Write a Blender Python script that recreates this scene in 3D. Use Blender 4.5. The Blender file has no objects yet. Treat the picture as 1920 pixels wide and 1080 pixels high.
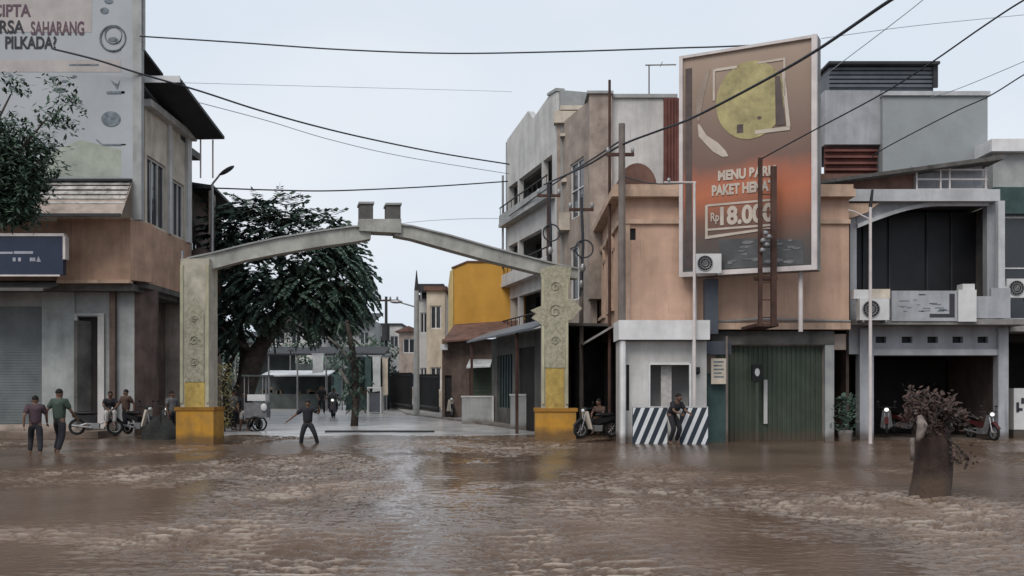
import bpy, math, random
import numpy as np
from mathutils import Vector, Matrix
R = math.radians
C = bpy.context.scene.collection
sc = bpy.context.scene
# ---------------------------------------------------------------- camera, sky, sun, exposure
F = 1867.0; EYE = 1.7; HOR = 730.0
cd = bpy.data.cameras.new('camera'); cam = bpy.data.objects.new('camera', cd); C.objects.link(cam)
cam.location = (0, 0, EYE); cam.rotation_euler = (R(90), 0, 0)
cd.sensor_width = 36; cd.lens = 35; cd.shift_y = (HOR-540)/1920; cd.clip_end = 5000; cd.clip_start = .1
sc.camera = cam
w = bpy.data.worlds.new('World'); sc.world = w; w.use_nodes = True
nt = w.node_tree; nt.nodes.clear()
N = nt.nodes.new; L = nt.links.new
sky = N('ShaderNodeTexSky'); sky.sky_type = 'NISHITA'; sky.sun_disc = False
SUN_EL, SUN_ROT = R(48), R(205)
sky.sun_elevation = SUN_EL; sky.sun_rotation = SUN_ROT; sky.dust_density = 3
tc = N('ShaderNodeTexCoord'); mp = N('ShaderNodeMapping'); mp.inputs['Scale'].default_value = (1, 1, 2.6)
nz = N('ShaderNodeTexNoise'); nz.inputs['Scale'].default_value = 1.9; nz.inputs['Detail'].default_value = 5; nz.inputs['Roughness'].default_value = .45
cr = N('ShaderNodeValToRGB'); cr.color_ramp.elements[0].position = .3; cr.color_ramp.elements[1].position = .72
cr.color_ramp.elements[0].color = (.68, .78, .89, 1); cr.color_ramp.elements[1].color = (.86, .90, .96, 1)
sm = N('ShaderNodeVectorMath'); sm.operation = 'SCALE'; sm.inputs['Scale'].default_value = 10.0
mx = N('ShaderNodeMix'); mx.data_type = 'RGBA'; mx.inputs[0].default_value = .94
bg = N('ShaderNodeBackground'); bg.inputs['Strength'].default_value = .1; out = N('ShaderNodeOutputWorld')
L(tc.outputs['Generated'], mp.inputs[0]); L(mp.outputs[0], nz.inputs['Vector']); L(nz.outputs['Fac'], cr.inputs[0])
L(cr.outputs[0], sm.inputs[0]); L(sky.outputs[0], mx.inputs[6]); L(sm.outputs[0], mx.inputs[7]); L(mx.outputs[2], bg.inputs[0]); L(bg.outputs[0], out.inputs[0])
sd = bpy.data.lights.new('sun', 'SUN'); sun = bpy.data.objects.new('sun', sd); C.objects.link(sun)
sd.energy = 2.0; sd.angle = R(30); sd.color = (1, .94, .86)
# sun direction from behind the camera, a little right
az = R(205)   # clockwise from +Y
sv = Vector((math.sin(az)*math.cos(SUN_EL), math.cos(az)*math.cos(SUN_EL), math.sin(SUN_EL)))
sun.rotation_euler = sv.to_track_quat('Z', 'Y').to_euler()
sc.view_settings.view_transform = 'Standard'; sc.view_settings.look = 'None'
sc.view_settings.exposure = 0; sc.view_settings.gamma = 1
sc.cycles.max_bounces = 6

# ---------------------------------------------------------------- materials
def s2l(c):
    return tuple((v/255/12.92 if v/255 <= .04045 else ((v/255+.055)/1.055)**2.4) for v in c)
MATS = {}
def mat(name, col, rough=.85, var=.18, scale=1.2, streak=0., metal=0., spec=.3, stain=None, bump=0.):
    """procedural surface: base colour broken up by two noises, optional vertical rain streaks"""
    if name in MATS: return MATS[name]
    m = bpy.data.materials.new(name); m.use_nodes = True; nt = m.node_tree
    b = nt.nodes['Principled BSDF']; N = nt.nodes.new; L = nt.links.new
    b.inputs['Roughness'].default_value = rough; b.inputs['Metallic'].default_value = metal
    b.inputs['Specular IOR Level'].default_value = spec
    tc = N('ShaderNodeTexCoord')
    n1 = N('ShaderNodeTexNoise'); n1.inputs['Scale'].default_value = scale; n1.inputs['Detail'].default_value = 8; n1.inputs['Roughness'].default_value = .65
    L(tc.outputs['Object'], n1.inputs['Vector'])
    r = N('ShaderNodeValToRGB'); e = r.color_ramp.elements
    dk = stain or tuple(c*(1-2.2*var) for c in col)
    e[0].position = .3; e[0].color = (*[max(0, c) for c in dk], 1)
    e[1].position = .62; e[1].color = (*[min(1, c*(1+.45*var)) for c in col], 1)
    L(n1.outputs['Fac'], r.inputs[0]); last = r.outputs[0]
    if streak:
        mp = N('ShaderNodeMapping'); mp.inputs['Scale'].default_value = (2.2, 2.2, .3); L(tc.outputs['Object'], mp.inputs[0])
        n2 = N('ShaderNodeTexNoise'); n2.inputs['Scale'].default_value = 1; n2.inputs['Detail'].default_value = 9; n2.inputs['Distortion'].default_value = .6; L(mp.outputs[0], n2.inputs['Vector'])
        r2 = N('ShaderNodeMapRange'); r2.inputs[1].default_value = .30; r2.inputs[2].default_value = .62; r2.inputs[3].default_value = 1-streak*.8; r2.inputs[4].default_value = 1
        L(n2.outputs['Fac'], r2.inputs[0])
        mp3 = N('ShaderNodeMapping'); mp3.inputs['Scale'].default_value = (9, 9, .55); L(tc.outputs['Object'], mp3.inputs[0])
        n4 = N('ShaderNodeTexNoise'); n4.inputs['Scale'].default_value = 1; n4.inputs['Detail'].default_value = 5; L(mp3.outputs[0], n4.inputs['Vector'])
        r4 = N('ShaderNodeMapRange'); r4.inputs[1].default_value = .58; r4.inputs[2].default_value = .72; r4.inputs[3].default_value = 1; r4.inputs[4].default_value = 1-streak*1.1; L(n4.outputs['Fac'], r4.inputs[0])
        n5 = N('ShaderNodeTexNoise'); n5.inputs['Scale'].default_value = .55; n5.inputs['Detail'].default_value = 3; L(tc.outputs['Object'], n5.inputs['Vector'])
        r5 = N('ShaderNodeMapRange'); r5.inputs[1].default_value = .45; r5.inputs[2].default_value = .6; r5.inputs[3].default_value = 0; r5.inputs[4].default_value = 1; L(n5.outputs['Fac'], r5.inputs[0])
        m6 = N('ShaderNodeMix'); L(r5.outputs[0], m6.inputs[0]); m6.inputs[2].default_value = 1; L(r4.outputs[0], m6.inputs[3])
        m7 = N('ShaderNodeMath'); m7.operation = 'MULTIPLY'; L(r2.outputs[0], m7.inputs[0]); L(m6.outputs[0], m7.inputs[1])
        mu = N('ShaderNodeVectorMath'); mu.operation = 'SCALE'; L(last, mu.inputs[0]); L(m7.outputs[0], mu.inputs['Scale']); last = mu.outputs[0]
    if streak:      # mud left by the flood: an uneven tide line low on every wall
        gp_ = N('ShaderNodeNewGeometry'); sp_ = N('ShaderNodeSeparateXYZ'); L(gp_.outputs['Position'], sp_.inputs[0])
        nn = N('ShaderNodeTexNoise'); nn.inputs['Scale'].default_value = 1.6; nn.inputs['Detail'].default_value = 5; L(gp_.outputs['Position'], nn.inputs['Vector'])
        a1 = N('ShaderNodeMath'); a1.operation = 'MULTIPLY_ADD'; a1.inputs[1].default_value = -.55; L(nn.outputs['Fac'], a1.inputs[0]); L(sp_.outputs['Z'], a1.inputs[2])
        mr = N('ShaderNodeMapRange'); mr.inputs[1].default_value = -.12; mr.inputs[2].default_value = .1; mr.inputs[3].default_value = .7; mr.inputs[4].default_value = 0; L(a1.outputs[0], mr.inputs[0])
        mm_ = N('ShaderNodeMix'); mm_.data_type = 'RGBA'; L(mr.outputs[0], mm_.inputs[0]); L(last, mm_.inputs[6]); mm_.inputs[7].default_value = (.085, .058, .042, 1); last = mm_.outputs[2]
    L(last, b.inputs['Base Color'])
    if bump:
        n3 = N('ShaderNodeTexNoise'); n3.inputs['Scale'].default_value = scale*9; n3.inputs['Detail'].default_value = 4; L(tc.outputs['Object'], n3.inputs['Vector'])
        bp = N('ShaderNodeBump'); bp.inputs['Strength'].default_value = bump; bp.inputs['Distance'].default_value = .05
        L(n3.outputs['Fac'], bp.inputs['Height']); L(bp.outputs[0], b.inputs['Normal'])
    MATS[name] = m; return m
def M(n): return MATS[n]
mat('peach', (.55, .365, .275), var=.12, streak=.22, scale=.8)
mat('peach_trim', (.54, .385, .29), var=.15, streak=.3)
mat('peach_dull', (.47, .305, .22), var=.15, streak=.25)
mat('cream', (.58, .51, .43), var=.14, streak=.25)
mat('white_wall', (.55, .54, .53), var=.13, streak=.28, scale=.7)
mat('white_paint', (.66, .66, .67), var=.1, streak=.15)
mat('grey_wall', (.34, .35, .35), var=.14, streak=.15)
mat('grey_panel', (.27, .29, .30), var=.06, rough=.5)
mat('grey_concrete', (.28, .27, .26), var=.2, streak=.25, bump=.3)
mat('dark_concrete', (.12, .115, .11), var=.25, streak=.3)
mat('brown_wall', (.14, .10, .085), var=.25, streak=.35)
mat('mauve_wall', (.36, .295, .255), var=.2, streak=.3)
mat('roof_brown', (.17, .095, .075), var=.25, streak=.3)
mat('roof_dark', (.035, .036, .04), var=.2, rough=.7)  # dark roofs; also painted as shade in the galleries and along the kerb
mat('louvre', (.11, .12, .14), var=.15, rough=.5)
mat('maroon', (.17, .07, .06), var=.2, streak=.3)
mat('green_shutter', (.065, .085, .062), var=.15, streak=.2, rough=.6)
mat('grey_shutter', (.16, .175, .18), var=.12, streak=.15, rough=.5)
mat('black', (.012, .012, .014), var=.2, rough=.5)
mat('rubber', (.015, .015, .015), var=.1, rough=.8)
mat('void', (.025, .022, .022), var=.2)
mat('glass', (.03, .034, .04), rough=.12, var=.1, spec=.5)
mat('glass_tv', (.05, .055, .06), rough=.25, var=.2, spec=.5)
mat('steel', (.3, .3, .31), rough=.45, metal=.6, var=.15)
mat('rust', (.085, .045, .036), var=.3, streak=.3)
mat('pole_grey', (.20, .17, .155), var=.2, streak=.3)
mat('wire', (.03, .035, .045), var=.1, rough=.6)
mat('wire_pale', (.30, .34, .38), var=.1, rough=.6)
mat('gate_post', (.50, .465, .38), var=.16, streak=.3, scale=2.5)
mat('gate_beam', (.40, .40, .37), var=.18, streak=.25, scale=1.5)
mat('gate_base', (.52, .26, .035), var=.14, streak=.3, scale=2, stain=(.33, .19, .06))
mat('yellow_wall', (.58, .31, .06), var=.08, streak=.12, scale=.8)
mat('yellow_trim', (.60, .46, .22), var=.12, streak=.2)
mat('banner', (.36, .38, .405), var=.08, rough=.6, scale=.35)
mat('banner_band', (.40, .37, .36), var=.1, rough=.6)
mat('banner_green', (.33, .36, .31), var=.15, rough=.6)
mat('ink', (.045, .045, .055), var=.1)
mat('ink_plum', (.12, .08, .10), var=.1)
mat('ink_grey', (.17, .20, .225), var=.3, scale=5)
mat('blue_sign', (.022, .032, .062), rough=.4, var=.1)
mat('ad_top', (.29, .20, .15), var=.25, rough=.5, scale=.6)
mat('ad_mid', (.17, .105, .09), var=.3, rough=.5, scale=.9)
mat('ad_red', (.42, .13, .075), var=.28, rough=.5, scale=.8)
mat('ad_dark', (.10, .075, .07), var=.2, rough=.5)
mat('ad_slate', (.085, .088, .092), var=.2, rough=.5)
mat('ad_yellow', (.38, .33, .16), var=.25, rough=.5, scale=1.4)
mat('ad_cream', (.50, .43, .37), var=.12, rough=.5)
mat('frame_white', (.58, .53, .52), rough=.4, var=.12)
mat('stripe_white', (.62, .64, .66), var=.1)
mat('stripe_dark', (.03, .04, .055), var=.1)
mat('bark', (.075, .06, .052), var=.3, streak=.4, scale=4, bump=.6)
mat('bark_pale', (.2, .19, .175), var=.3, scale=3, bump=.4)
mat('stump', (.065, .042, .034), var=.3, streak=.7, scale=2, bump=.35)
mat('skin', (.15, .085, .06), var=.08, rough=.6)
mat('hair', (.012, .01, .01), var=.1)
mat('cloth_black', (.02, .02, .025), var=.2, scale=6)
mat('cloth_green', (.05, .075, .06), var=.2, scale=6)
mat('cloth_plum', (.07, .045, .055), var=.2, scale=6)
mat('cloth_brown', (.09, .055, .045), var=.2, scale=6)
mat('cloth_pale', (.45, .43, .42), var=.15, scale=6)
mat('cloth_grey', (.16, .16, .17), var=.2, scale=6)
mat('tarp', (.075, .09, .09), var=.25, rough=.6)
mat('tarp_white', (.5, .52, .54), var=.2, rough=.6)
mat('plastic_white', (.6, .6, .6), rough=.4, var=.1)
mat('plastic_red', (.07, .018, .018), rough=.3, var=.1)
mat('teal', (.05, .085, .085), var=.2)
mat('box_brown', (.16, .12, .09), var=.25)
def lamp_mat(name, col, s):
    m = bpy.data.materials.new(name); m.use_nodes = True; b = m.node_tree.nodes['Principled BSDF']
    b.inputs['Emission Color'].default_value = (*col, 1); b.inputs['Emission Strength'].default_value = s
    b.inputs['Base Color'].default_value = (.6, .6, .6, 1); MATS[name] = m
lamp_mat('lamp_lit', (1, .97, .9), .9)
def leaf_mat(name, c1, c2):
    m = bpy.data.materials.new(name); m.use_nodes = True; nt = m.node_tree; b = nt.nodes['Principled BSDF']
    N = nt.nodes.new; L = nt.links.new
    g = N('ShaderNodeNewGeometry'); r = N('ShaderNodeValToRGB')
    r.color_ramp.elements[0].color = (*c1, 1); r.color_ramp.elements[1].color = (*c2, 1)
    L(g.outputs['Random Per Island'], r.inputs[0]); L(r.outputs[0], b.inputs['Base Color'])
    b.inputs['Roughness'].default_value = .65; b.inputs['Specular IOR Level'].default_value = .25
    MATS[name] = m
leaf_mat('leaf_dark', (.018, .042, .036), (.11, .155, .12))
leaf_mat('leaf_mid', (.020, .042, .030), (.085, .125, .088))
leaf_mat('leaf_pale', (.15, .155, .10), (.36, .355, .24))
leaf_mat('leaf_dry', (.014, .008, .007), (.085, .052, .042))
leaf_mat('leaf_olive', (.07, .06, .03), (.22, .19, .09))

# ---------------------------------------------------------------- mesh builder
class MB:
    def __init__(s): s.v = []; s.f = []
    def add(s, vs, fs):
        k = len(s.v); s.v += [tuple(v) for v in vs]; s.f += [tuple(i+k for i in f) for f in fs]; return s
    def box(s, x0, x1, y0, y1, z0, z1):
        x0, x1 = sorted((x0, x1)); y0, y1 = sorted((y0, y1)); z0, z1 = sorted((z0, z1))
        return s.add([(x0,y0,z0),(x1,y0,z0),(x1,y1,z0),(x0,y1,z0),(x0,y0,z1),(x1,y0,z1),(x1,y1,z1),(x0,y1,z1)],
                     [(3,2,1,0),(4,5,6,7),(0,1,5,4),(1,2,6,5),(2,3,7,6),(3,0,4,7)])
    def prism(s, poly, y0, y1):
        """poly in (x,z), extruded along y"""
        n = len(poly); vs = [(x, y0, z) for x, z in poly]+[(x, y1, z) for x, z in poly]
        return s.add(vs, [tuple(range(n)), tuple(range(2*n-1, n-1, -1))]+[(i, i+n, (i+1) % n+n, (i+1) % n) for i in range(n)])
    def hull8(s, near, far):
        """two quads of 3-D points joined into a solid"""
        return s.add(list(near)+list(far), [(0,1,2,3),(7,6,5,4),(0,4,5,1),(1,5,6,2),(2,6,7,3),(3,7,4,0)])
    def tube(s, pts, rs, n=8, cap=True):
        pts = [Vector(p) for p in pts]
        if not hasattr(rs, '__len__'): rs = [rs]*len(pts)
        vs = []; fs = []; up = None
        for i, p in enumerate(pts):
            d = (pts[min(i+1, len(pts)-1)]-pts[max(i-1, 0)]).normalized()
            a = d.cross(Vector((0, 0, 1)) if abs(d.z) < .9 else Vector((0, 1, 0))).normalized()
            if up is not None and a.dot(up) < 0: a = -a
            up = a; b = d.cross(a)
            for k in range(n):
                t = 2*math.pi*k/n; vs.append(p+(a*math.cos(t)+b*math.sin(t))*rs[i])
        for i in range(len(pts)-1):
            for k in range(n): fs.append((i*n+k, i*n+(k+1) % n, (i+1)*n+(k+1) % n, (i+1)*n+k))
        if cap: fs += [tuple(range(n-1, -1, -1)), tuple((len(pts)-1)*n+k for k in range(n))]
        return s.add(vs, fs)
    def ell(s, c, r, n=12, m=8, cut=-1):
        vs = []; fs = []
        for j in range(m+1):
            ph = -math.pi/2+math.pi*j/m
            zz = max(math.sin(ph), cut)
            for k in range(n):
                t = 2*math.pi*k/n; vs.append((c[0]+r[0]*math.cos(ph)*math.cos(t), c[1]+r[1]*math.cos(ph)*math.sin(t), c[2]+r[2]*zz))
        for j in range(m):
            for k in range(n): fs.append((j*n+k, j*n+(k+1) % n, (j+1)*n+(k+1) % n, (j+1)*n+k))
        return s.add(vs, fs)
    def ring(s, c, R_, r, axis='y', n=20, m=8):
        vs = []; fs = []
        for i in range(n):
            t = 2*math.pi*i/n
            for j in range(m):
                p = 2*math.pi*j/m; q = R_+r*math.cos(p)
                a, b, h = q*math.cos(t), q*math.sin(t), r*math.sin(p)
                vs.append((c[0]+a, c[1]+h, c[2]+b) if axis == 'y' else (c[0]+h, c[1]+a, c[2]+b))
        for i in range(n):
            for j in range(m): fs.append((i*m+j, i*m+(j+1) % m, ((i+1) % n)*m+(j+1) % m, ((i+1) % n)*m+j))
        return s.add(vs, fs)
    def disc(s, cx, cz, rx, rz, y0, y1, n=24, rot=0):
        return s.prism([(cx+rx*math.cos(t)*math.cos(rot)-rz*math.sin(t)*math.sin(rot), cz+rx*math.cos(t)*math.sin(rot)+rz*math.sin(t)*math.cos(rot)) for t in [2*math.pi*i/n for i in range(n)]], y0, y1)
    def wall(s, x0, x1, y0, y1, z0, z1, holes=()):
        x0, x1 = sorted((x0, x1))
        hs = [(min(a, b), max(a, b), min(c, d), max(c, d)) for a, b, c, d in holes]
        zs = sorted({z0, z1, *[min(max(h[2], z0), z1) for h in hs], *[min(max(h[3], z0), z1) for h in hs]})
        for za, zb in zip(zs, zs[1:]):
            if zb-za < 1e-4: continue
            zm = (za+zb)/2; cut = sorted((h[0], h[1]) for h in hs if h[2] < zm < h[3]); x = x0
            for a, b in cut:
                if a > x+1e-4: s.box(x, a, y0, y1, za, zb)
                x = max(x, b)
            if x < x1-1e-4: s.box(x, x1, y0, y1, za, zb)
        return s
SPLIT = {'side_pilaster', 'support_post', 'band_mould', 'cross_bracket', 'insulator', 'bracket', 'base_moulding', 'merlon_cap', 'pillar_edge', 'canopy_post', 'hood', 'post', 'leg', 'front_step', 'corner_post', 'mirror', 'column', 'mullion', 'end_wall', 'dark_details', 'fork', 'pale_block', 'window_bar', 'door_frame', 'rear', 'side_opening_dark', 'drain', 'storage', 'price_rule', 'round_logo', 'glass_post', 'goods', 'small_marks', 'faded_print', 'vent_hole'}
def link(name, mb, m, parent=None, smooth=False, loc=None):
    if name in SPLIT and parent:
        root = list(range(len(mb.v)))
        def find(a):
            while root[a] != a: root[a] = root[root[a]]; a = root[a]
            return a
        for f in mb.f:
            r0 = find(f[0])
            for q in f[1:]: root[find(q)] = r0
        comps = {}
        for f in mb.f: comps.setdefault(find(f[0]), []).append(f)
        if len(comps) > 1:
            for fs in comps.values():
                ids = sorted({q for f in fs for q in f}); ix = {q: k for k, q in enumerate(ids)}
                b = MB(); b.add([mb.v[q] for q in ids], [tuple(ix[q] for q in f) for f in fs]); o = link_one(name, b, m, parent, smooth, loc)
            return o
    return link_one(name, mb, m, parent, smooth, loc)
def link_one(name, mb, m, parent=None, smooth=False, loc=None):
    me = bpy.data.meshes.new(name); me.from_pydata(mb.v, [], mb.f); me.update()
    import bmesh
    bm = bmesh.new(); bm.from_mesh(me); bmesh.ops.recalc_face_normals(bm, faces=bm.faces); bm.to_mesh(me); bm.free()
    me.materials.append(M(m) if isinstance(m, str) else m)
    if smooth:
        for p in me.polygons: p.use_smooth = True
    o = bpy.data.objects.new(name, me); C.objects.link(o)
    if parent: o.parent = parent
    if loc: o.location = loc
    return o
def tag(o, label, cat, group=None):
    o['label'] = label; o['category'] = cat
    if group: o['group'] = group
    return o
def thing(name, label, cat, loc=(0, 0, 0), rz=0, group=None):
    o = bpy.data.objects.new(name, None); C.objects.link(o); o.empty_display_size = .3
    o.location = loc; o.rotation_euler = (0, 0, rz); return tag(o, label, cat, group)
def struct(o): o['kind'] = 'structure'; return o
def dup(root, loc, rz, label, group=None, scale=None):
    r = root.copy(); C.objects.link(r); r.location = loc; r.rotation_euler = (0, 0, rz); r['label'] = label
    if group: r['group'] = group
    if scale: r.scale = (scale,)*3
    for ch in list(root.children):
        c = ch.copy(); C.objects.link(c); c.parent = r
        for g in ch.children:
            d = g.copy(); C.objects.link(d); d.parent = c
    return r
def WX(px, D): return (px-960)/F*D
def WZ(py, D): return EYE+(HOR-py)/F*D
class Fr:
    """facade frame: origin on the ground where picture column px0 meets depth D0, running in direction (dx, dy).
    s(px) is the distance along it, z(px,py) a height. ins = sign of the inside on the local y axis."""
    def __init__(s, px0, D0, dx=1., dy=0., ins=1):
        n = math.hypot(dx, dy); s.dx, s.dy = dx/n, dy/n; s.ox, s.oy = WX(px0, D0), D0; s.i = ins
        s.loc = (s.ox, s.oy, 0); s.rz = math.atan2(s.dy, s.dx)
    def s(s, px):
        k = (px-960)/F
        return (k*s.oy-s.ox)/(s.dx-k*s.dy)
    def D(s, px): return s.oy+s.s(px)*s.dy
    def z(s, px, py): return WZ(py, s.D(px))
def text_mb(body, width, height, depth=.01, bold=.0):
    cu = bpy.data.curves.new('t', 'FONT'); cu.body = body; cu.extrude = depth/2; cu.size = 1; cu.offset = bold
    o = bpy.data.objects.new('t', cu); C.objects.link(o); dg = bpy.context.evaluated_depsgraph_get()
    me = bpy.data.meshes.new_from_object(o.evaluated_get(dg))
    vs = [v.co.copy() for v in me.vertices]; fs = [tuple(p.vertices) for p in me.polygons]
    bpy.data.objects.remove(o); bpy.data.curves.remove(cu); bpy.data.meshes.remove(me)
    x0 = min(v.x for v in vs); x1 = max(v.x for v in vs); y0 = min(v.y for v in vs); y1 = max(v.y for v in vs)
    mb = MB(); mb.add([((v.x-x0)/(x1-x0)*width, -v.z, (v.y-y0)/(y1-y0)*height) for v in vs], fs); return mb
def shift(mb, dx, dy, dz): mb.v = [(a+dx, b+dy, c+dz) for a, b, c in mb.v]; return mb

# ---------------------------------------------------------------- ground, road, water
def gz(D): return -.5 if D < 38.6 else .03+.0133*(min(D, 110)-38.5)
g = MB(); rows = [-400, 38.58, 38.62, 60, 85, 110, 400, 3000]
for D in rows:
    for x in (-3000, 3000): g.v.append((x, D, gz(D)-.03))
for i in range(len(rows)-1): g.f.append((2*i, 2*i+1, 2*i+3, 2*i+2))
struct(link('ground', g, mat('soil', (.17, .15, .13), var=.25, scale=.5)))
road = MB(); re = [(38.6, -11.8, .9), (41.3, -12, -.3), (47.5, -12.6, -2.6), (55.5, -14, -5.9), (80, -24, -10.2), (110, -28, -13.5), (300, -50, -34)]
for D, a, b in re:
    road.v += [(a, D, gz(D)+.03), (b, D, gz(D)+.03)]
for i in range(len(re)-1): road.f.append((2*i, 2*i+1, 2*i+3, 2*i+2))
from mathutils import noise as mnoise
k = len(road.v); nx_, ny_ = 60, 24      # the road dips under the flood with an uneven edge
for j_ in range(ny_+1):
    for i_ in range(nx_+1):
        u, v = i_/nx_, j_/ny_; x_ = -11.8+12.7*u; y_ = 34.6+4.0*v
        road.v.append((x_, y_, -.14+(gz(38.6)+.03+.14)*v+(.035*mnoise.noise((x_*.5, y_*1.2, 3))+.012*mnoise.noise((x_*2.5, y_*3, 7)))*(1-v)**.3))
for j_ in range(ny_):
    for i_ in range(nx_): a_ = k+j_*(nx_+1)+i_; road.f.append((a_, a_+1, a_+nx_+2, a_+nx_+1))
struct(link('road', road, mat('road_concrete', (.42, .41, .41), var=.2, scale=.8, rough=.27, spec=.5, bump=.12)))
pv = MB()
pe = [(40.5, .95, 1.9), (41.3, -.3, 1.9), (47.5, -2.6, 1), (55.5, -5.9, 0), (80, -10.2, -6), (110, -13.5, -9)]
for i in range(len(pe)-1):
    (D0, a0, b0), (D1, a1, b1) = pe[i], pe[i+1]
    pv.hull8([(a0, D0, gz(D0)+.13), (b0, D0, gz(D0)+.13), (b0, D0, -.4), (a0, D0, -.4)], [(a1, D1, gz(D1)+.13), (b1, D1, gz(D1)+.13), (b1, D1, -.4), (a1, D1, -.4)])
struct(link('pavement', pv, 'grey_concrete'))
kb = MB(); kb.box(-7.2, -3.0, 38.3, 38.55, -.5, .11)
tag(link('drain_kerb', kb, 'roof_dark'), 'low concrete kerb coloured dark as a shadow line at the water edge across the street mouth', 'kerb')  # near-black colour stands in for the shadow line along the road edge

def water():
    us = np.concatenate([[-4, -2, -1, -.72], np.linspace(-.60, .60, 640), [.72, 1, 2, 4]])
    Ds = np.concatenate([[-120, -60, -20, 0, 5], np.geomspace(7.6, 38.6, 620), [42, 48]])
    U, D = np.meshgrid(us, Ds); Wd = np.maximum(D, 7.6); X = U*Wd; Y = D.copy()
    rng = np.random.default_rng(5)
    def fbm(x, y, sx, sy, seed):
        r = np.random.default_rng(seed); h = 0; 
        for i in range(14):
            a = r.uniform(0, 6.28); k = r.uniform(.6, 1.8)
            h = h+np.sin(x*k*math.cos(a)/sx+y*k*math.sin(a)/sy+r.uniform(0, 6.28))
        return h/math.sqrt(14)
    # chop mask: gusty patches
    m = np.clip(.38+.36*fbm(X, Y, .9, 1.6, 3)+.22*fbm(X, Y, .35, .5, 8), 0.0, 1)
    def G(px, py, rx, ry, amp):
        D0 = F*EYE/(py-HOR); x0 = WX(px, D0); sx = rx/F*D0; sy = D0*ry/(py-HOR)
        return amp*np.exp(-((X-x0)/sx)**2-((Y-D0)/sy)**2)
    calm = G(180, 945, 260, 34, 1)+G(800, 1010, 120, 120, .85)+G(1400, 850, 420, 24, 1)+G(40, 870, 110, 18, .9)+G(300, 1050, 170, 22, .6)+G(1330, 1010, 120, 25, .5)+G(820, 870, 90, 22, .6)+G(1650,900,90,16,.7)
    chop = G(270, 885, 170, 22, 1)+G(540, 935, 150, 55, .95)+G(250, 1000, 260, 16, 1.1)+G(520, 1030, 200, 36, .8)+G(1150, 950, 260, 60, .45)+G(1750, 980, 260, 70, .7)+G(960, 835, 140, 16, .7)+G(1350, 930, 250, 18, .6)
    m = np.clip(m*(1-np.clip(calm, 0, 1))+chop, .14, 1.35)
    h = np.zeros_like(X)
    for i in range(110):
        lam = math.exp(rng.uniform(math.log(.07), math.log(.45)))
        a = rng.normal(math.pi/2, .38); k = 2*math.pi/lam; ph = rng.uniform(0, 6.28)
        warp = .35*np.sin(X*.9+i)+.35*np.sin(Y*.7+i*2)
        s = np.sin((X*math.cos(a)+Y*math.sin(a))*k+ph+warp*2.5)
        g_ = np.maximum(0, s)**3*1.5-.45
        h += lam**.75*.0040*g_*3.6*(.55+.9*(np.sin(X*1.7+i)*np.sin(Y*1.1+2*i)>-.1))
    sl_ = (D > 8) & (D < 38); h_mu = h[sl_].mean(); h_sd = h[sl_].std(); h = h_mu+h_sd*1.6*np.tanh((h-h_mu)/h_sd/1.6)
    sw = .012*np.sin(Y*1.6+X*.35+.8*np.sin(X*.5))+.008*np.sin(Y*2.7-X*.6)
    fade = np.clip((38.4-D)/3, 0, 1)*np.clip((D-6)/2, 0, 1)
    Z = (h*m**1.3+sw*np.clip(m, .2, 1))*fade
    n, c = X.shape
    co = np.stack([X, Y, Z], -1).reshape(-1, 3).astype(np.float32)
    i, j = np.meshgrid(np.arange(n-1), np.arange(c-1), indexing='ij'); a = i*c+j
    q = np.stack([a, a+1, a+c+1, a+c], -1).reshape(-1, 4)
    me = bpy.data.meshes.new('flood_water'); me.vertices.add(len(co)); me.vertices.foreach_set('co', co.ravel())
    me.loops.add(q.size); me.loops.foreach_set('vertex_index', q.ravel().astype(np.int32))
    me.polygons.add(len(q)); me.polygons.foreach_set('loop_start', np.arange(0, q.size, 4, dtype=np.int32)); me.polygons.foreach_set('loop_total', np.full(len(q), 4, np.int32))
    me.polygons.foreach_set('use_smooth', np.ones(len(q), bool)); me.update(); me.validate()
    at = me.attributes.new('chop', 'FLOAT', 'POINT'); at.data.foreach_set('value', m.ravel().astype(np.float32))
    ruf = np.clip(1-G(790, 1010, 230, 210, 1)-G(740, 870, 300, 60, .8)-G(1850, 960, 200, 60, .5)-.25*np.clip(fbm(X, Y, 1.4, 2.2, 17), -1, 1), 0, 1)
    sel = (D > 8) & (D < 38); hn = (h-h_mu)/h_sd
    foam_glint = np.clip((hn-.75)/.55, 0, 1)*.8*np.clip((m-.22)*1.5, 0, 1)*np.clip(.55+.6*fbm(X, Y, .3, .5, 29), 0, 1)*fade  # pale crest flecks put into the colour, for foam and sky glints alike
    for nm, ar in (('ruffle', ruf), ('foam_glint', foam_glint)):
        at = me.attributes.new(nm, 'FLOAT', 'POINT'); at.data.foreach_set('value', ar.ravel().astype(np.float32))
    o = bpy.data.objects.new('flood_water', me); C.objects.link(o); struct(o)
    mt = bpy.data.materials.new('muddy_water'); mt.use_nodes = True; nt = mt.node_tree; b = nt.nodes['Principled BSDF']; N = nt.nodes.new; L = nt.links.new
    g = N('ShaderNodeNewGeometry'); n1 = N('ShaderNodeTexNoise'); n1.inputs['Scale'].default_value = .22; n1.inputs['Detail'].default_value = 4
    L(g.outputs['Position'], n1.inputs['Vector'])
    r = N('ShaderNodeValToRGB'); r.color_ramp.elements[0].color = (.080, .052, .037, 1); r.color_ramp.elements[1].color = (.145, .100, .073, 1)
    r.color_ramp.elements[0].position = .35; r.color_ramp.elements[1].position = .65
    L(n1.outputs['Fac'], r.inputs[0])
    fa = N('ShaderNodeAttribute'); fa.attribute_name = 'foam_glint'; ra = N('ShaderNodeAttribute'); ra.attribute_name = 'ruffle'
    fm = N('ShaderNodeMix'); fm.data_type = 'RGBA'; L(fa.outputs['Fac'], fm.inputs[0]); L(r.outputs[0], fm.inputs[6]); fm.inputs[7].default_value = (.36, .30, .25, 1)
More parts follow.
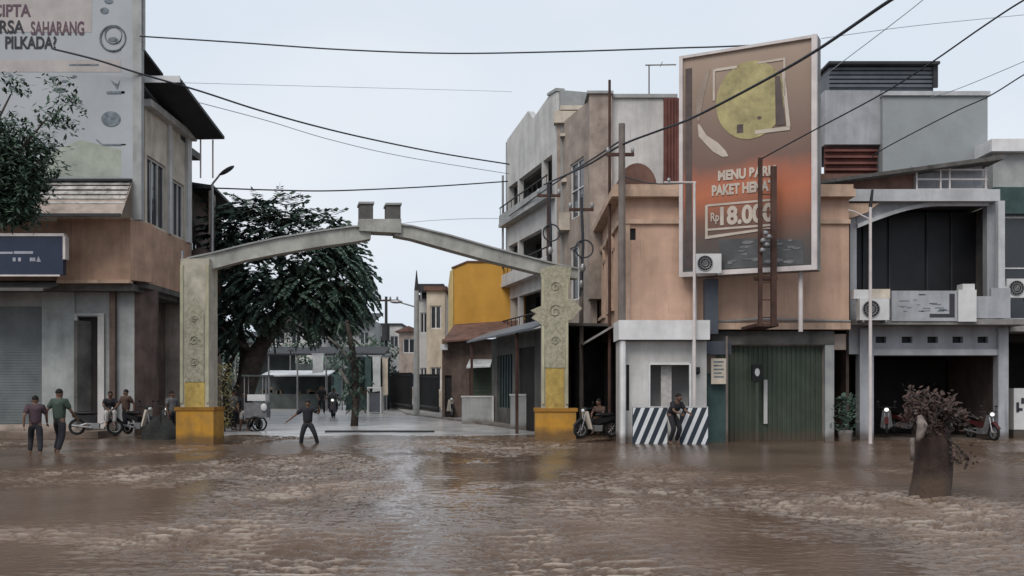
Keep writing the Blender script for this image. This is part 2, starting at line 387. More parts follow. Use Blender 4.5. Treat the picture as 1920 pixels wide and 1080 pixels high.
    L(fm.outputs[2], b.inputs['Base Color'])
    rr = N('ShaderNodeMath'); rr.operation = 'MULTIPLY_ADD'; rr.inputs[1].default_value = .15; rr.inputs[2].default_value = .05; L(ra.outputs['Fac'], rr.inputs[0]); L(rr.outputs[0], b.inputs['Roughness'])
    b.inputs['Specular IOR Level'].default_value = .5; b.inputs['IOR'].default_value = 1.33
    mp = N('ShaderNodeMapping'); mp.inputs['Scale'].default_value = (3.2, 6.5, 1); L(g.outputs['Position'], mp.inputs[0])
    n2 = N('ShaderNodeTexNoise'); n2.inputs['Scale'].default_value = 2.2; n2.inputs['Detail'].default_value = 5; L(mp.outputs[0], n2.inputs['Vector'])
    at = N('ShaderNodeAttribute'); at.attribute_name = 'chop'
    mul = N('ShaderNodeMath'); mul.operation = 'MULTIPLY'; mul.inputs[1].default_value = .3; L(ra.outputs['Fac'], mul.inputs[0])
    ad = N('ShaderNodeMath'); ad.inputs[1].default_value = .15; L(mul.outputs[0], ad.inputs[0])
    bp = N('ShaderNodeBump'); bp.inputs['Distance'].default_value = .03; L(ad.outputs[0], bp.inputs['Strength']); L(n2.outputs['Fac'], bp.inputs['Height']); L(bp.outputs[0], b.inputs['Normal'])
    me.materials.append(mt)
water()

# ---------------------------------------------------------------- generic building pieces
def win(parent, x0, x1, z0, z1, y, ins=1, nx=2, nz=1, fm='white_paint', gm='glass', name='window', fw=.07, d=.12):
    f = MB(); ya, yb = y+ins*(d-.05), y+ins*(d+.03)
    x0, x1 = sorted((x0, x1)); z0, z1 = sorted((z0, z1))
    f.box(x0, x1, ya, yb, z1-fw, z1); f.box(x0, x1, ya, yb, z0, z0+fw)
    f.box(x0, x0+fw, ya, yb, z0+fw, z1-fw); f.box(x1-fw, x1, ya, yb, z0+fw, z1-fw)
    for i in range(1, nx):
        x = x0+(x1-x0)*i/nx; f.box(x-fw/2, x+fw/2, ya, yb, z0+fw, z1-fw)
    for i in range(1, nz):
        z = z0+(z1-z0)*i/nz; f.box(x0+fw, x1-fw, ya+ins*.004, yb+ins*.004, z-fw/3, z+fw/3)
    o = link(name, f, fm, parent)
    link('pane', MB().box(x0+.01, x1-.01, y+ins*(d+.0), y+ins*(d+.02), z0+.01, z1-.01), gm, o)
    return o
def shutter(parent, x0, x1, z0, z1, y, m='green_shutter', name='shutter', vert=False, step=.12, t=.03):
    s = MB(); x0, x1 = sorted((x0, x1)); s.box(x0, x1, y+.02, y+.05, z0, z1)
    if vert:
        n = int((x1-x0)/step)
        for i in range(n): s.box(x0+i*step+.01, x0+(i+.55)*step, y+.02-t, y+.02, z0, z1)
    else:
        n = int((z1-z0)/step)
        for i in range(n): s.box(x0, x1, y+.02-t, y+.02, z0+i*step+.01, z0+(i+.6)*step)
    return link(name, s, m, parent)
def sub(o, name, mb, m): return link(name, mb, m, o)
def ac_unit(name, label, loc, rz=0, group='outdoor air conditioner units'):
    t = thing(name, label, 'air conditioner', loc, rz, group)
    b = MB().box(-.42, .42, 0, .3, 0, .62); link('casing', b, 'plastic_white', t)
    g = MB()
    for r in (.08, .16, .24): g.ring((-.1, -.02, .31), r, .012, 'y', 20, 5)
    for k in range(8):
        a = math.pi*k/8; g.tube([(-.1-.24*math.cos(a), -.02, .31-.24*math.sin(a)), (-.1+.24*math.cos(a), -.02, .31+.24*math.sin(a))], .007, 4)
    link('fan_grille', g, 'steel', t); link('fan', MB().disc(-.1, .31, .24, .24, -.004, .0), 'black', t)
    link('bracket', MB().box(-.35, -.3, -.02, .36, -.06, 0).box(.3, .35, -.02, .36, -.06, 0), 'steel', t)
    return t

# ================================================================ RIGHT CORNER: peach building with the billboard
D = 33.0; P = Fr(1165, D)
b = thing('peach_building', 'two storey peach corner building behind the tall advertising billboard', 'building', P.loc)
X = lambda px: P.s(px); Z = lambda py: WZ(py, D)
xr = X(1592); zt = Z(352)
up = MB().wall(0, xr, 0, .25, Z(612), zt-.35, [(X(1171), X(1192), Z(428), Z(450))])
up.box(0, xr, .25, 14, zt-.6, zt-.4)
up.box(xr-.25, xr, .25, 14, Z(612), zt-.4)
link('wall', up, 'peach', b)
gf = MB().wall(0, xr, .3, .5, -.5, Z(612), [(X(1345), X(1548), -.5, Z(648)), (X(1170), X(1320), -.5, Z(640)), (X(1566), X(1592), -.5, Z(655))])
gf.box(0, xr, .3, 14, Z(614)-.2, Z(612)-.02)
link('ground_floor_wall', gf, 'mauve_wall', b)
link('back_wall', MB().box(0, xr, 13.8, 14, -.5, zt-.6).box(0, xr, 6, 6.1, -.5, Z(640)), 'dark_concrete', b)
# side wall (street side), arched windows
SF = Fr(1165, D, .0204, 1, -1); ln = 19.0
def side_box(mb, s0, s1, d0, d1, z0, z1):   # local: x=-depth direction; side plane is local x<=0 face
    return mb.box(d0, d1, s0, s1, z0, z1)
sw = MB(); zf = Z(612)
# wall as cut grid on the side plane: reuse wall() then swap axes
tmp = MB(); hol = []
for a, c in ((2.0, 4.2), (5.4, 7.8), (9.2, 12.0), (13.4, 16.6)): hol.append((a, c, 4.6, 6.7))
tmp.wall(.0, ln, 0, .25, zf, zt-.35, hol); sw.v = [(y+.002, x+.26, z) for x, y, z in tmp.v]; sw.f = tmp.f
link('side_wall', sw, 'peach', b)
for a, c, z0, z1 in hol:
    o = MB(); f = MB(); n = 14; m_ = (a+c)/2; r_ = (c-a)/2
    # arch surround proud of the wall
    pts = [(a-.14, z1)]+[(m_-(r_+.14)*math.cos(math.pi*k/n), z1+.0+.55*math.sin(math.pi*k/n)) for k in range(n+1)]+[(c+.14, z1)]
    for (p, q) in zip(pts[1:-1], pts[2:]):
        f.hull8([(-.12, p[0]+.26, p[1]), (-.12, q[0]+.26, q[1]), (-.12, q[0]+.26, q[1]+.16), (-.12, p[0]+.26, p[1]+.16)], [(.0, p[0]+.26, p[1]), (.0, q[0]+.26, q[1]), (.0, q[0]+.26, q[1]+.16), (.0, p[0]+.26, p[1]+.16)])
    for s_ in (a, m_, c): f.box(-.04, .1, s_+.22, s_+.30, z0, z1)
    f.box(-.1, .1, a+.2, c+.32, z0-.12, z0)
    fo = link('arched_window', f, 'peach_trim', b)
    link('pane', MB().box(.11, .13, a+.26, c+.26, z0, z1), 'glass', fo)
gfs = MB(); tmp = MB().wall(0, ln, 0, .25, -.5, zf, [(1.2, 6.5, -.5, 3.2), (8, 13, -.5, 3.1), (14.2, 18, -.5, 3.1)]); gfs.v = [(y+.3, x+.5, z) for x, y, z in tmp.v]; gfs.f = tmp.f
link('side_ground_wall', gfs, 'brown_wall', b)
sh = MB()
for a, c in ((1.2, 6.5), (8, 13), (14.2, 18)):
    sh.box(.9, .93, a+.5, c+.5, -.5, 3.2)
link('side_opening_dark', sh, 'void', b)  # near-black sheets set in the side openings, painting their inner shade
# cornices and belts
co = MB()
co.box(-.35, xr+.1, -.35, .3, zt-.35, zt-.1).box(-.28, xr+.05, -.28, .3, zt-.1, zt+.06).box(-.36, .3, .3, ln+.3, zt-.35, zt-.1)
link('cornice', co, 'peach_trim', b)
be = MB().box(-.1, xr+.02, -.1, 0, Z(420), Z(412)).box(-.1, 0, 0, ln, Z(420), Z(412))
be.box(-.16, xr, -.16, .3, Z(618), Z(606)); link('belt_course', be, 'peach_trim', b)
link('corner_pilaster', MB().box(-.06, .28, -.06, -.0, Z(606), Z(420)), 'peach_trim', b)
link('vent', MB().box(X(1171), X(1192), .1, .14, Z(450), Z(428)), 'black', b)
dm = MB(); dm.prism([(X(1160)-.1, zt+.06), *[(X(1198)-.66*math.cos(math.pi*k/16), zt+.06+.85*math.sin(math.pi*k/16)) for k in range(17)], (X(1240), zt+.06)], .4, 2.6)
link('rounded_parapet', dm, 'roof_brown', b)
shutter(b, X(1345), X(1548), -.5, Z(648), .36, 'green_shutter', 'shutter', True, .16)
link('shutter_post', MB().box(X(1436), X(1443), .27, .34, Z(795), Z(712)), 'white_wall', b)
link('lintel', MB().box(X(1335), X(1566), .08, .34, Z(646), Z(620)), 'dark_concrete', b)
link('pillar', MB().box(X(1549), X(1566), .1, .32, -.5, Z(620)), 'grey_wall', b)
link('sill_pipe', MB().tube([(X(1345), -.12, Z(604)), (X(1420), -.12, Z(599)), (X(1592), -.12, Z(603))], .05, 6), 'grey_concrete', b)
aw = MB().hull8([(-1.1, .6, 3.35), (-1.1, 8, 3.35), (0, 8, 4.0), (0, .6, 4.0)], [(-1.1, .6, 3.27), (-1.1, 8, 3.27), (0, 8, 3.92), (0, .6, 3.92)])
link('side_awning', aw, 'grey_concrete', b)

# small objects fixed to the corner
t = thing('meter_cabinet', 'tall dark blue grey duct column below the billboard corner', 'cabinet', (WX(1334, 32.4), 32.4, 0))
link('duct', MB().box(-.2, .2, -.1, .35, 3.5, WZ(523, 32.4)), mat('slate_paint', (.075, .085, .105), var=.15), t)
link('junction_box', MB().box(-.2, .62, -.12, .35, WZ(665, 32.4), WZ(640, 32.4)), mat('slate_paint', (0, 0, 0)), t)
link('lower_cabinet', MB().box(-.17, .5, -.05, .4, -.5, WZ(700, 32.4)), 'teal', t)
t = thing('notice_board', 'pale notice board hanging beside the green shutter', 'sign', (WX(1347, 32.1), 32.1, 0))
link('board', MB().box(-.23, .25, 0, .05, WZ(720, 32.1), WZ(672, 32.1)), 'cream', t)
mk = MB()
for i in range(5): mk.box(-.15, .17-.05*(i % 2), -.006, 0, WZ(680+i*7, 32.1), WZ(677+i*7, 32.1))
link('print', mk, 'ink_grey', t)
link('post', MB().tube([(.28, .03, -.5), (.28, .03, WZ(630, 32.1))], .04, 8), 'pole_grey', t)
t = thing('utility_meter', 'black meter with white dial on the green shutter', 'meter', (WX(1420, 32.9), 32.9, 0))
link('housing', MB().box(-.16, .16, 0, .15, WZ(715, 32.9), WZ(683, 32.9)), 'black', t)
link('dial', MB().disc(.0, WZ(698, 32.9), .08, .13, -.01, 0), 'plastic_white', t)
link('pedestal', MB().box(-.05, .05, .04, .12, -.5, WZ(715, 32.9)), 'green_shutter', t)

# guard booth
D = 31.8; Q = Fr(1162, D); X = lambda px: Q.s(px); Z = lambda py: WZ(py, D)
b = thing('guard_booth', 'small white guard booth with an open window and thick flat roof', 'booth', Q.loc)
wl = MB().wall(0, X(1325), 0, .1, -.5, Z(640), [(X(1219), X(1292), Z(762), Z(684)), (X(1172), X(1180), Z(770), Z(684))])
wl.box(0, .1, .1, 1.15, -.5, Z(640)); wl.box(X(1325)-.1, X(1325), .1, 1.15, -.5, Z(640)); wl.box(.1, X(1325)-.1, 1.05, 1.15, -.5, Z(640))
link('wall', wl, 'white_wall', b)
link('roof', MB().box(-.08, X(1326), -.45, 1.17, Z(638), Z(602)), 'white_paint', b)
fr = MB(); fr.box(X(1216), X(1219), -.04, .12, Z(764), Z(682)).box(X(1292), X(1296), -.04, .12, Z(764), Z(682)).box(X(1219), X(1292), -.04, .12, Z(684), Z(680))
wo = link('window', fr, 'white_paint', b); link('curtain', MB().prism([(X(1242), Z(762)), (X(1262), Z(762)), (X(1262), Z(684)), (X(1242), Z(684))], .3, .34), 'cloth_pale', wo)
link('narrow_door', MB().box(X(1172), X(1180), .06, .09, Z(770), Z(684)), 'void', b)
link('corner_post', MB().tube([(X(1297), -.35, -.5), (X(1297), -.35, Z(610))], .05, 8).tube([(X(1166), -.3, -.5), (X(1166), -.3, Z(640))], .1, 8), 'white_paint', b)
tag(link('wall_lamp', MB().box(-.09, .09, -.12, 0, -.06, .08).ell((0, -.1, -.08), (.1, .08, .08)), 'black', None, loc=(WX(1306, D), D-.002, WZ(693, D))), 'small black lamp on the wall of the white guard booth', 'lamp')
# striped barriers
def barrier(px0, px1, py0, py1, D, label):
    t = thing('striped_barrier', label, 'barrier', (WX(px0, D), D, 0), 0, 'striped barriers before the guard booth')
    w_ = WX(px1, D)-WX(px0, D); z1 = WZ(py0, D)
    link('panel', MB().box(0, w_, 0, .05, -.3, z1), 'stripe_dark', t)
    s = MB(); hgt = z1+.3; k = -.9; dd = .23
    while k < w_:
        # slanted stripe clipped to the panel
        pts = []
        for (x, z) in ((k, -.3), (k+dd*.55, -.3), (k+dd*.55+hgt*.42, z1), (k+hgt*.42, z1)): pts.append((x, z))
        def clip(poly, f):
            o = []
            for i in range(len(poly)):
                p, q = poly[i], poly[(i+1) % len(poly)]; a, c = f(p), f(q)
                if a >= 0: o.append(p)
                if a*c < 0: r = a/(a-c); o.append((p[0]+(q[0]-p[0])*r, p[1]+(q[1]-p[1])*r))
            return o
        pts = clip(clip(pts, lambda p: p[0]-.01), lambda p: w_-.01-p[0])
        if len(pts) > 2: s.prism(pts, -.006, 0)
        k += dd*2.0*.62
    link('stripes', s, 'stripe_white', t)
    link('top_rail', MB().tube([(0, .02, z1), (w_, .02, z1)], .03, 6), 'steel', t)
    return t
barrier(1186, 1252, 764, 826, 31.1, 'diagonally striped barrier left of the crouching person')
barrier(1275, 1328, 764, 830, 30.9, 'diagonally striped barrier right of the crouching person')

# ---------------------------------------------------------------- billboard
Dl, Dr = 32.7, 30.65
xl, xr_ = WX(1275, Dl), WX(1533, Dr); W_ = math.hypot(xr_-xl, Dr-Dl); rz = math.atan2(Dr-Dl, xr_-xl)
bb = thing('billboard', 'tall portrait food advertising billboard in a white frame reading 18.000', 'billboard', (xl, Dl, 0), rz)
z0 = WZ(520, Dl); z1 = (WZ(107, Dl)+WZ(65, Dr))/2; H = z1-z0
U = lambda px: (px-1275)/258*W_
V = lambda py: z0+(517-py)/432*H
link('backing', MB().box(0, W_, .03, .5, z0, z1), 'grey_concrete', bb)
fm = MB().box(0, .12, -.1, .03, z0, z1).box(W_-.16, W_, -.12, .03, z0, z1).box(.12, W_-.16, -.09, .03, z1-.09, z1).box(.12, W_-.16, -.12, .03, z0, z0+.15)
link('frame', fm, 'frame_white', bb)
post = MB(); ya = .0
bands = [(90, 300, 'ad_top'), (300, 325, 'ad_mid'), (325, 395, 'ad_mid'), (395, 510, 'ad_dark')]
pm_ = bpy.data.materials.new('poster_print'); pm_.use_nodes = True; nt = pm_.node_tree; N = nt.nodes.new; L = nt.links.new; pb = nt.nodes['Principled BSDF']; pb.inputs['Roughness'].default_value = .5
tc = N('ShaderNodeTexCoord'); sx = N('ShaderNodeSeparateXYZ'); L(tc.outputs['Generated'], sx.inputs[0])
nz = N('ShaderNodeTexNoise'); nz.inputs['Scale'].default_value = 2.4; nz.inputs['Detail'].default_value = 5; L(tc.outputs['Generated'], nz.inputs['Vector'])
ma = N('ShaderNodeMath'); ma.operation = 'MULTIPLY_ADD'; ma.inputs[1].default_value = .22; L(nz.outputs['Fac'], ma.inputs[0]); L(sx.outputs['Z'], ma.inputs[2])
sb_ = N('ShaderNodeMath'); sb_.operation = 'SUBTRACT'; sb_.inputs[1].default_value = .11; L(ma.outputs[0], sb_.inputs[0])
r = N('ShaderNodeValToRGB'); e = r.color_ramp.elements
stops = [(0, (.05, .048, .05)), (.12, (.085, .062, .052)), (.24, (.17, .075, .048)), (.36, (.42, .125, .055)), (.43, (.33, .105, .058)), (.50, (.15, .085, .065)), (.62, (.18, .118, .09)), (.85, (.25, .175, .13)), (1, (.32, .235, .18))]
e[0].position, e[1].position = stops[0][0], stops[-1][0]; e[0].color = (*stops[0][1], 1); e[1].color = (*stops[-1][1], 1)
for p_, c_ in stops[1:-1]: q_ = e.new(p_); q_.color = (*c_, 1)
L(sb_.outputs[0], r.inputs[0]); L(r.outputs[0], pb.inputs['Base Color'])
link('poster', MB().box(.12, W_-.16, .004, .03, z0+.15, z1-.09), pm_, bb)
link('poster_edge', MB().prism([(U(1286), V(500)), (U(1299), V(500)), (U(1299), V(110)), (U(1286), V(110))], -.006, .003), 'ad_dark', bb)
pl = MB().disc(U(1411), V(188), U(1411)-U(1346), (V(188)-V(262)), -.012, -.004, 40)
link('yellow_disc', pl, 'ad_yellow', bb)
pf = MB()
for (a, c, d, e) in ((1340, 1344, 120, 180), (1344, 1386, 119, 124), (1425, 1472, 118, 122), (1472, 1476, 118, 190)): pf.box(U(a), U(c), -.02, -.013, V(d), V(e))
pf.prism([(U(1478), V(248)), (U(1485), V(248)), (U(1474), V(140)), (U(1469), V(140))], -.02, -.013); pf.box(U(1420), U(1484), -.02, -.013, V(254), V(247))
link('line_frame', pf, 'ad_cream', bb)
dk = MB().prism([(U(1458), V(243)), (U(1476), V(243)), (U(1466), V(150)), (U(1457), V(150))], -.0185, -.0125); dk.box(U(1386), U(1398), -.0185, -.0125, V(248), V(232)).disc(U(1428), V(224), .07, .05, -.0185, -.0125)
link('dark_details', dk, 'ad_dark', bb)
fe = MB()
def cres(mb, pts, y0, y1):
    for (p, q) in zip(pts, pts[1:]):
        mb.hull8([(U(p[0])-p[2], y0, V(p[1])), (U(p[0])+p[2], y0, V(p[1])), (U(q[0])+q[2], y0, V(q[1])), (U(q[0])-q[2], y0, V(q[1]))], [(U(p[0])-p[2], y1, V(p[1])), (U(p[0])+p[2], y1, V(p[1])), (U(q[0])+q[2], y1, V(q[1])), (U(q[0])-q[2], y1, V(q[1]))])
cres(fe, [(1333, 118, .03), (1322, 145, .1), (1314, 175, .12), (1312, 200, .07), (1312, 215, .03)], -.01, -.004)
link('pale_swoosh', fe, 'ad_top' if False else mat('ad_tan', (.30, .24, .20), var=.15, rough=.5), bb)
fe = MB(); cres(fe, [(1312, 222, .03), (1320, 245, .13), (1338, 262, .2), (1352, 278, .2), (1364, 290, .1)], -.012, -.004); link('pale_food', fe, 'ad_cream', bb)
bt = MB().prism([(U(1352), V(505)), (U(1508), V(505)), (U(1508), V(462)), (U(1440), V(452)), (U(1352), V(448))], -.006, .003); link('lower_panel', bt, 'ad_slate', bb)
random.seed(3)
mk = MB()
for i in range(26):
    x = random.uniform(1368, 1500); y = random.uniform(455, 500); mk.disc(U(x), V(y), random.uniform(.05, .2), random.uniform(.02, .06), -.012-.0005*i, -.006, 10)
link('lower_marks', mk, mat('ad_steel', (.19, .19, .2), var=.3, scale=4), bb)
mk = MB()
for (a, c, d, e) in ((1330, 1448, 383, 379), (1325, 1330, 442, 380), (1330, 1450, 430, 426)): mk.box(U(a), U(c), -.016, -.008, V(d), V(e))
mk.prism([(U(1325), V(446)), (U(1455), V(436)), (U(1455), V(432)), (U(1325), V(440))], -.02, -.017)
link('price_rule', mk, 'ad_cream', bb)
for txt, a, c, d, e, bo in (('MENU BARU', 1350, 1458, 336, 316, .05), ('PAKET HEMAT', 1338, 1456, 364, 343, .05), ('18.000', 1354, 1455, 422, 386, .04), ('Rp', 1336, 1352, 418, 396, .02)):
    tm = shift(text_mb(txt, U(c)-U(a), V(e)-V(d), .01, bo), U(a), -.018, V(d)); link('lettering', tm, 'ad_cream', bb)
st = MB()
for u in (U(1300), U(1500)): st.tube([(u, .25, z0), (u, .25, 3.5)], .07, 8)
link('support_post', st, 'frame_white', bb)
# dark posts before the billboard
t = thing('steel_mast', 'pair of rusty steel posts standing in front of the billboard', 'mast', (WX(1425, 30.7), 30.7, 0))
def MX(px): return WX(px, 30.7)-WX(1425, 30.7)
def MZ(py): return WZ(py, 30.7)
link('post', MB().box(-.05, .07, -.05, .07, MZ(612), MZ(296)), 'rust', t)
link('post', MB().box(MX(1446), MX(1456), -.05, .1, MZ(612), MZ(312)), 'rust', t)
sp = MB()
for i in range(9): y = 330+i*33; sp.box(.07, MX(1446), 0, .04, MZ(y+2), MZ(y))
link('rung', sp, 'rust', t)
lf = MB()
for (x, y) in ((1429, 452), (1434, 438), (1440, 445), (1436, 460), (1428, 470)): lf.ell((MX(x), -.12, MZ(y)), (.09, .08, .08), 8, 5)
link('insulator', lf, 'steel', t)
link('cross_bracket', MB().box(MX(1418), MX(1458), .02, .32, MZ(524), MZ(518)).box(MX(1418), MX(1460), .0, 2.0, MZ(612), MZ(606)), 'rust', t)
ac_unit('outdoor_ac_unit', 'white outdoor air conditioner at the lower left corner of the billboard', (WX(1328, 31.7), 31.7, WZ(512, 31.7)))

# poles near the corner
def pole(name, label, px, D, ytop, ybot, r, m, extra=None, cat='pole'):
    t = thing(name, label, cat, (WX(px, D), D, 0)); z1 = WZ(ytop, D); zb = -.5 if ybot is None else WZ(ybot, D)
    link('shaft', MB().tube([(0, 0, zb), (0, 0, (zb+z1)/2), (0, 0, z1)], [r, r*.9, r*.75], 10), m, t)
    if extra: extra(t, z1)
    return t
def brk(t, z):
    link('crossarm', MB().box(-.5, .4, -.05, .05, z-1.05, z-.95), 'rust', t); 
    link('insulator', MB().ell((-.45, 0, z-.86), (.06, .06, .1), 8, 6).ell((.35, 0, z-.86), (.06, .06, .1), 8, 6), 'steel', t)
pole('utility_pole', 'brown utility pole at the corner of the peach building', 1166, 32.3, 232, None, .14, 'pole_grey', brk)
pole('utility_pole', 'thin iron pole with pointed top left of the brown utility pole', 1143, 34, 150, None, .06, 'rust')
def arm(t, z):
    link('crossarm', MB().tube([(-.95, 0, z), (.05, 0, z)], .03, 6), 'frame_white', t); link('insulator', MB().ell((-.8, 0, z+.07), (.06, .06, .08), 8, 6), 'steel', t)
pole('utility_pole', 'slim white steel pole in front of the guard booth', 1302, 31.2, 342, None, .055, 'frame_white', arm)
def arm2(t, z):
    link('tip', MB().tube([(0, 0, z), (.07, 0, z+.55)], [.06, .04], 8), 'black', t)
    link('service_bracket', MB().tube([(0, 0, z-.4), (-.5, 0, z-.15), (-.7, 0, z-.1)], .025, 6), 'frame_white', t)
pole('utility_pole', 'slim pale pole before the left pillar of the white shop', 1632, 31.6, 388, None, .06, 'frame_white', arm2)

mat('shop_wall', (.37, .38, .41), var=.15, streak=.3, scale=.8); mat('shop_paint', (.46, .47, .49), var=.12, streak=.2)
# ================================================================ RIGHT: white shop with garage
D = 34.0; Q = Fr(1592, D); X = lambda px: Q.s(px); Z = lambda py: WZ(py, D)
b = thing('white_shop_building', 'white shop building with arched balcony over an open garage', 'building', Q.loc)
x1 = X(1890)
# ground floor
g_ = MB(); holes = [(X(1636), X(1870), -.5, Z(667)), (X(1592), X(1610), -.5, Z(664))]
for cx in (1652, 1701, 1749, 1796, 1843): holes.append((X(cx-10), X(cx+10), Z(643), Z(631)))
g_.wall(0, x1, 0, .3, -.5, Z(612), holes); link('front_wall', g_, 'shop_wall', b)
for cx in (1652, 1701, 1749, 1796, 1843): link('vent_hole', MB().box(X(cx-10), X(cx+10), .2, .24, Z(643), Z(631)), 'black', b)
link('pillar', MB().box(X(1610), X(1636), -.12, -.0, -.5, Z(616)), 'shop_wall', b); link('pillar', MB().box(X(1869), X(1888), -.12, 0, -.5, Z(616)), 'shop_wall', b)
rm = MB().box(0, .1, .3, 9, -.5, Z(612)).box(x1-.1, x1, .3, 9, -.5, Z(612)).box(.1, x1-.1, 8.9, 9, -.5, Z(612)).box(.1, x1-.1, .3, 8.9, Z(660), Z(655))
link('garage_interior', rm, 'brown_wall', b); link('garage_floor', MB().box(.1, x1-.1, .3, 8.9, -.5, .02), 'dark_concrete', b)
link('garage_dark_sheet', MB().box(X(1720), X(1868), 4.0, 4.05, 0, Z(668)), 'void', b)  # flat near-black sheet standing partway into the garage
link('beam', MB().box(X(1630), X(1875), -.08, 0, Z(666), Z(655)), 'shop_paint', b)
link('balcony_slab', MB().box(-.1, x1+.3, -1.0, .3, Z(612)+.002, Z(602)), 'grey_concrete', b)
# balcony storey: arch front
zA = Z(388); zS = Z(600)
ar = MB()
xa, xb = X(1604), X(1848); n = 18
pts = [(X(1596), Z(430))]
arcz = lambda u: Z(425)+(Z(384)-Z(425))*min(1, max(0, math.sin(min(u*1.55, 1)*math.pi/2)))
pa = [(xa+(xb-xa)*i/n, arcz(i/n)) for i in range(n+1)]
for p, q in zip(pa, pa[1:]):
    ar.hull8([(p[0], -.15, p[1]), (q[0], -.15, q[1]), (q[0], -.15, Z(380)), (p[0], -.15, Z(380))], [(p[0], .2, p[1]), (q[0], .2, q[1]), (q[0], .2, Z(380)), (p[0], .2, Z(380))])
ar.box(xb, X(1866), -.12, .2, zS, Z(380)); ar.box(0, xa, -.12, .2, zS, Z(380))
link('arch_wall', ar, 'shop_wall', b)
link('arch_trim', MB().prism([(p[0], p[1]-.08) for p in pa]+[(p[0], p[1]+.06) for p in reversed(pa)], -.24, -.152), 'shop_paint', b)
link('cornice', MB().box(X(1535), X(1862), -.5, .3, Z(382), Z(360)), 'shop_paint', b)
link('rounded_cornice', MB().prism([(X(1535), Z(385)), (X(1640), Z(385)), (X(1618), Z(402)), (X(1590), Z(412)), (X(1535), Z(415))], -.42, -.16), 'peach_trim', b)
li = MB().box(0, .1, .2, 6, zS, Z(384)).box(X(1866)-.1, X(1866), .2, 6, zS, Z(384)).box(.1, X(1866)-.1, 5.9, 6, zS, Z(384)).box(0, X(1866), .2, 6, Z(380), Z(370))
link('loggia_wall', li, 'dark_concrete', b)
gl = MB(); gl.box(.1, X(1866)-.1, 1.2, 1.23, zS, Z(386)); link('glass_wall', gl, mat('glass_dark', (.014, .014, .017), rough=.45, var=.2), b)
mu = MB()
for px in (1640, 1690, 1763, 1810): mu.box(X(px), X(px)+.06, 1.12, 1.19, zS, Z(386))
link('mullion', mu, 'roof_dark', b)
pr = MB().box(X(1835), X(1870), -.9, -.75, zS, Z(545)); pr.box(X(1606), X(1835), -.9, -.82, zS, Z(560)); link('balcony_parapet', pr, 'shop_wall', b)
link('slender_column', MB().box(X(1852), X(1864), -.75, -.55, zS, Z(384)), 'shop_paint', b)
# above the cornice
u = MB().wall(X(1535), X(1720), .3, .5, Z(360), Z(322)); link('attic_band', u, 'roof_brown', b)
sl = MB().hull8([(X(1535), -.3, Z(347)), (X(1875), -.3, Z(302)), (X(1875), -.3, Z(294)), (X(1535), -.3, Z(341))], [(X(1535), 1.5, Z(347)), (X(1875), 1.5, Z(302)), (X(1875), 1.5, Z(294)), (X(1535), 1.5, Z(341))])
link('sloping_canopy', sl, 'dark_concrete', b)
rl = MB()
for py in (355, 336, 318): rl.box(X(1720), X(1855), .1, .14, Z(py), Z(py)+.05)
for px in (1720, 1765, 1782, 1850): rl.box(X(px), X(px)+.05, .09, .15, Z(358), Z(312))
link('railing', rl, 'frame_white', b)
link('railing_wall', MB().box(X(1720), X(1855), .5, .6, Z(360), Z(305)), 'shop_wall', b)
link('rear_wall', MB().box(0, x1, 9, 9.2, -.5, Z(360)), 'dark_concrete', b)
# top boxes
D2 = 36.5; Q2 = Fr(1535, D2); X2 = lambda px: WX(px, D2)-b.location.x; Z2 = lambda py: WZ(py, D2)
yy = D2-D
link('upper_block', MB().box(X2(1655), X2(1852), yy, yy+4, Z2(360), Z2(180)), 'grey_panel', b)
link('upper_block_cap', MB().box(X2(1653), X2(1855), yy-.1, yy+4.1, Z2(180)+.002, Z2(172)), 'shop_paint', b)
link('pale_block', MB().box(X2(1550), X2(1655)-.003, yy+.2, yy+4, Z2(268), Z2(166)).box(X2(1536), X2(1550)-.003, yy+.6, yy+4, Z2(345), Z2(190)), 'shop_wall', b)
lv = MB().box(X2(1553), X2(1652), yy+.45, yy+.5, Z2(345), Z2(270))
for i in range(6): lv.box(X2(1553), X2(1652), yy+.3, yy+.45, Z2(340-i*12), Z2(336-i*12))
link('brown_louvre', lv, 'maroon', b)
D3 = 39; X3 = lambda px: WX(px, D3)-b.location.x; Z3 = lambda py: WZ(py, D3)
lv = MB().box(X3(1556), X3(1752), D3-D+.1, D3-D+2.2, Z3(190), Z3(124))
for i in range(5): lv.box(X3(1556), X3(1752), D3-D, D3-D+.1, Z3(163-i*8), Z3(158-i*8))
lo = link('rooftop_shed', lv, 'louvre', b)
link('shed_roof', MB().box(X3(1550), X3(1757), D3-D-.3, D3-D+2.3, Z3(124)+.003, Z3(119)).box(X3(1748), X3(1757), D3-D-.1, D3-D+.0, Z3(165), Z3(124)), 'roof_dark', lo)
link('middle_wall', MB().box(X2(1536), X2(1855), yy+.7, yy+5, Z(600), Z2(352)), 'grey_wall', b)
ac_unit('outdoor_ac_unit', 'outdoor air conditioner with a big round fan at the left end of the white balcony', (WX(1640, 32.6), 32.6, WZ(600, 32.6))).scale = (1.15,)*3
t = thing('white_signboard', 'weathered white signboard with a dark corner mark on the balcony', 'sign', (WX(1672, 32.95), 32.95, WZ(602, 32.95)))
W1 = WX(1795, 32.95)-WX(1672, 32.95); h1 = WZ(545, 32.95)-WZ(602, 32.95)
link('board', MB().box(0, W1, 0, .06, 0, h1), 'shop_wall', t)
link('dark_mark', MB().box(W1*.58, W1*.96, -.008, 0, h1*.12, h1*.24).box(W1*.88, W1*.96, -.008, 0, h1*.24, h1*.9), 'ink', t)
mk = MB(); random.seed(9)
for i in range(22): x = random.uniform(.05, W1*.8); z = random.uniform(h1*.3, h1*.9); mk.box(x, x+random.uniform(.08, .35), -.006, 0, z, z+.03)
link('faded_print', mk, 'ink_grey', t)
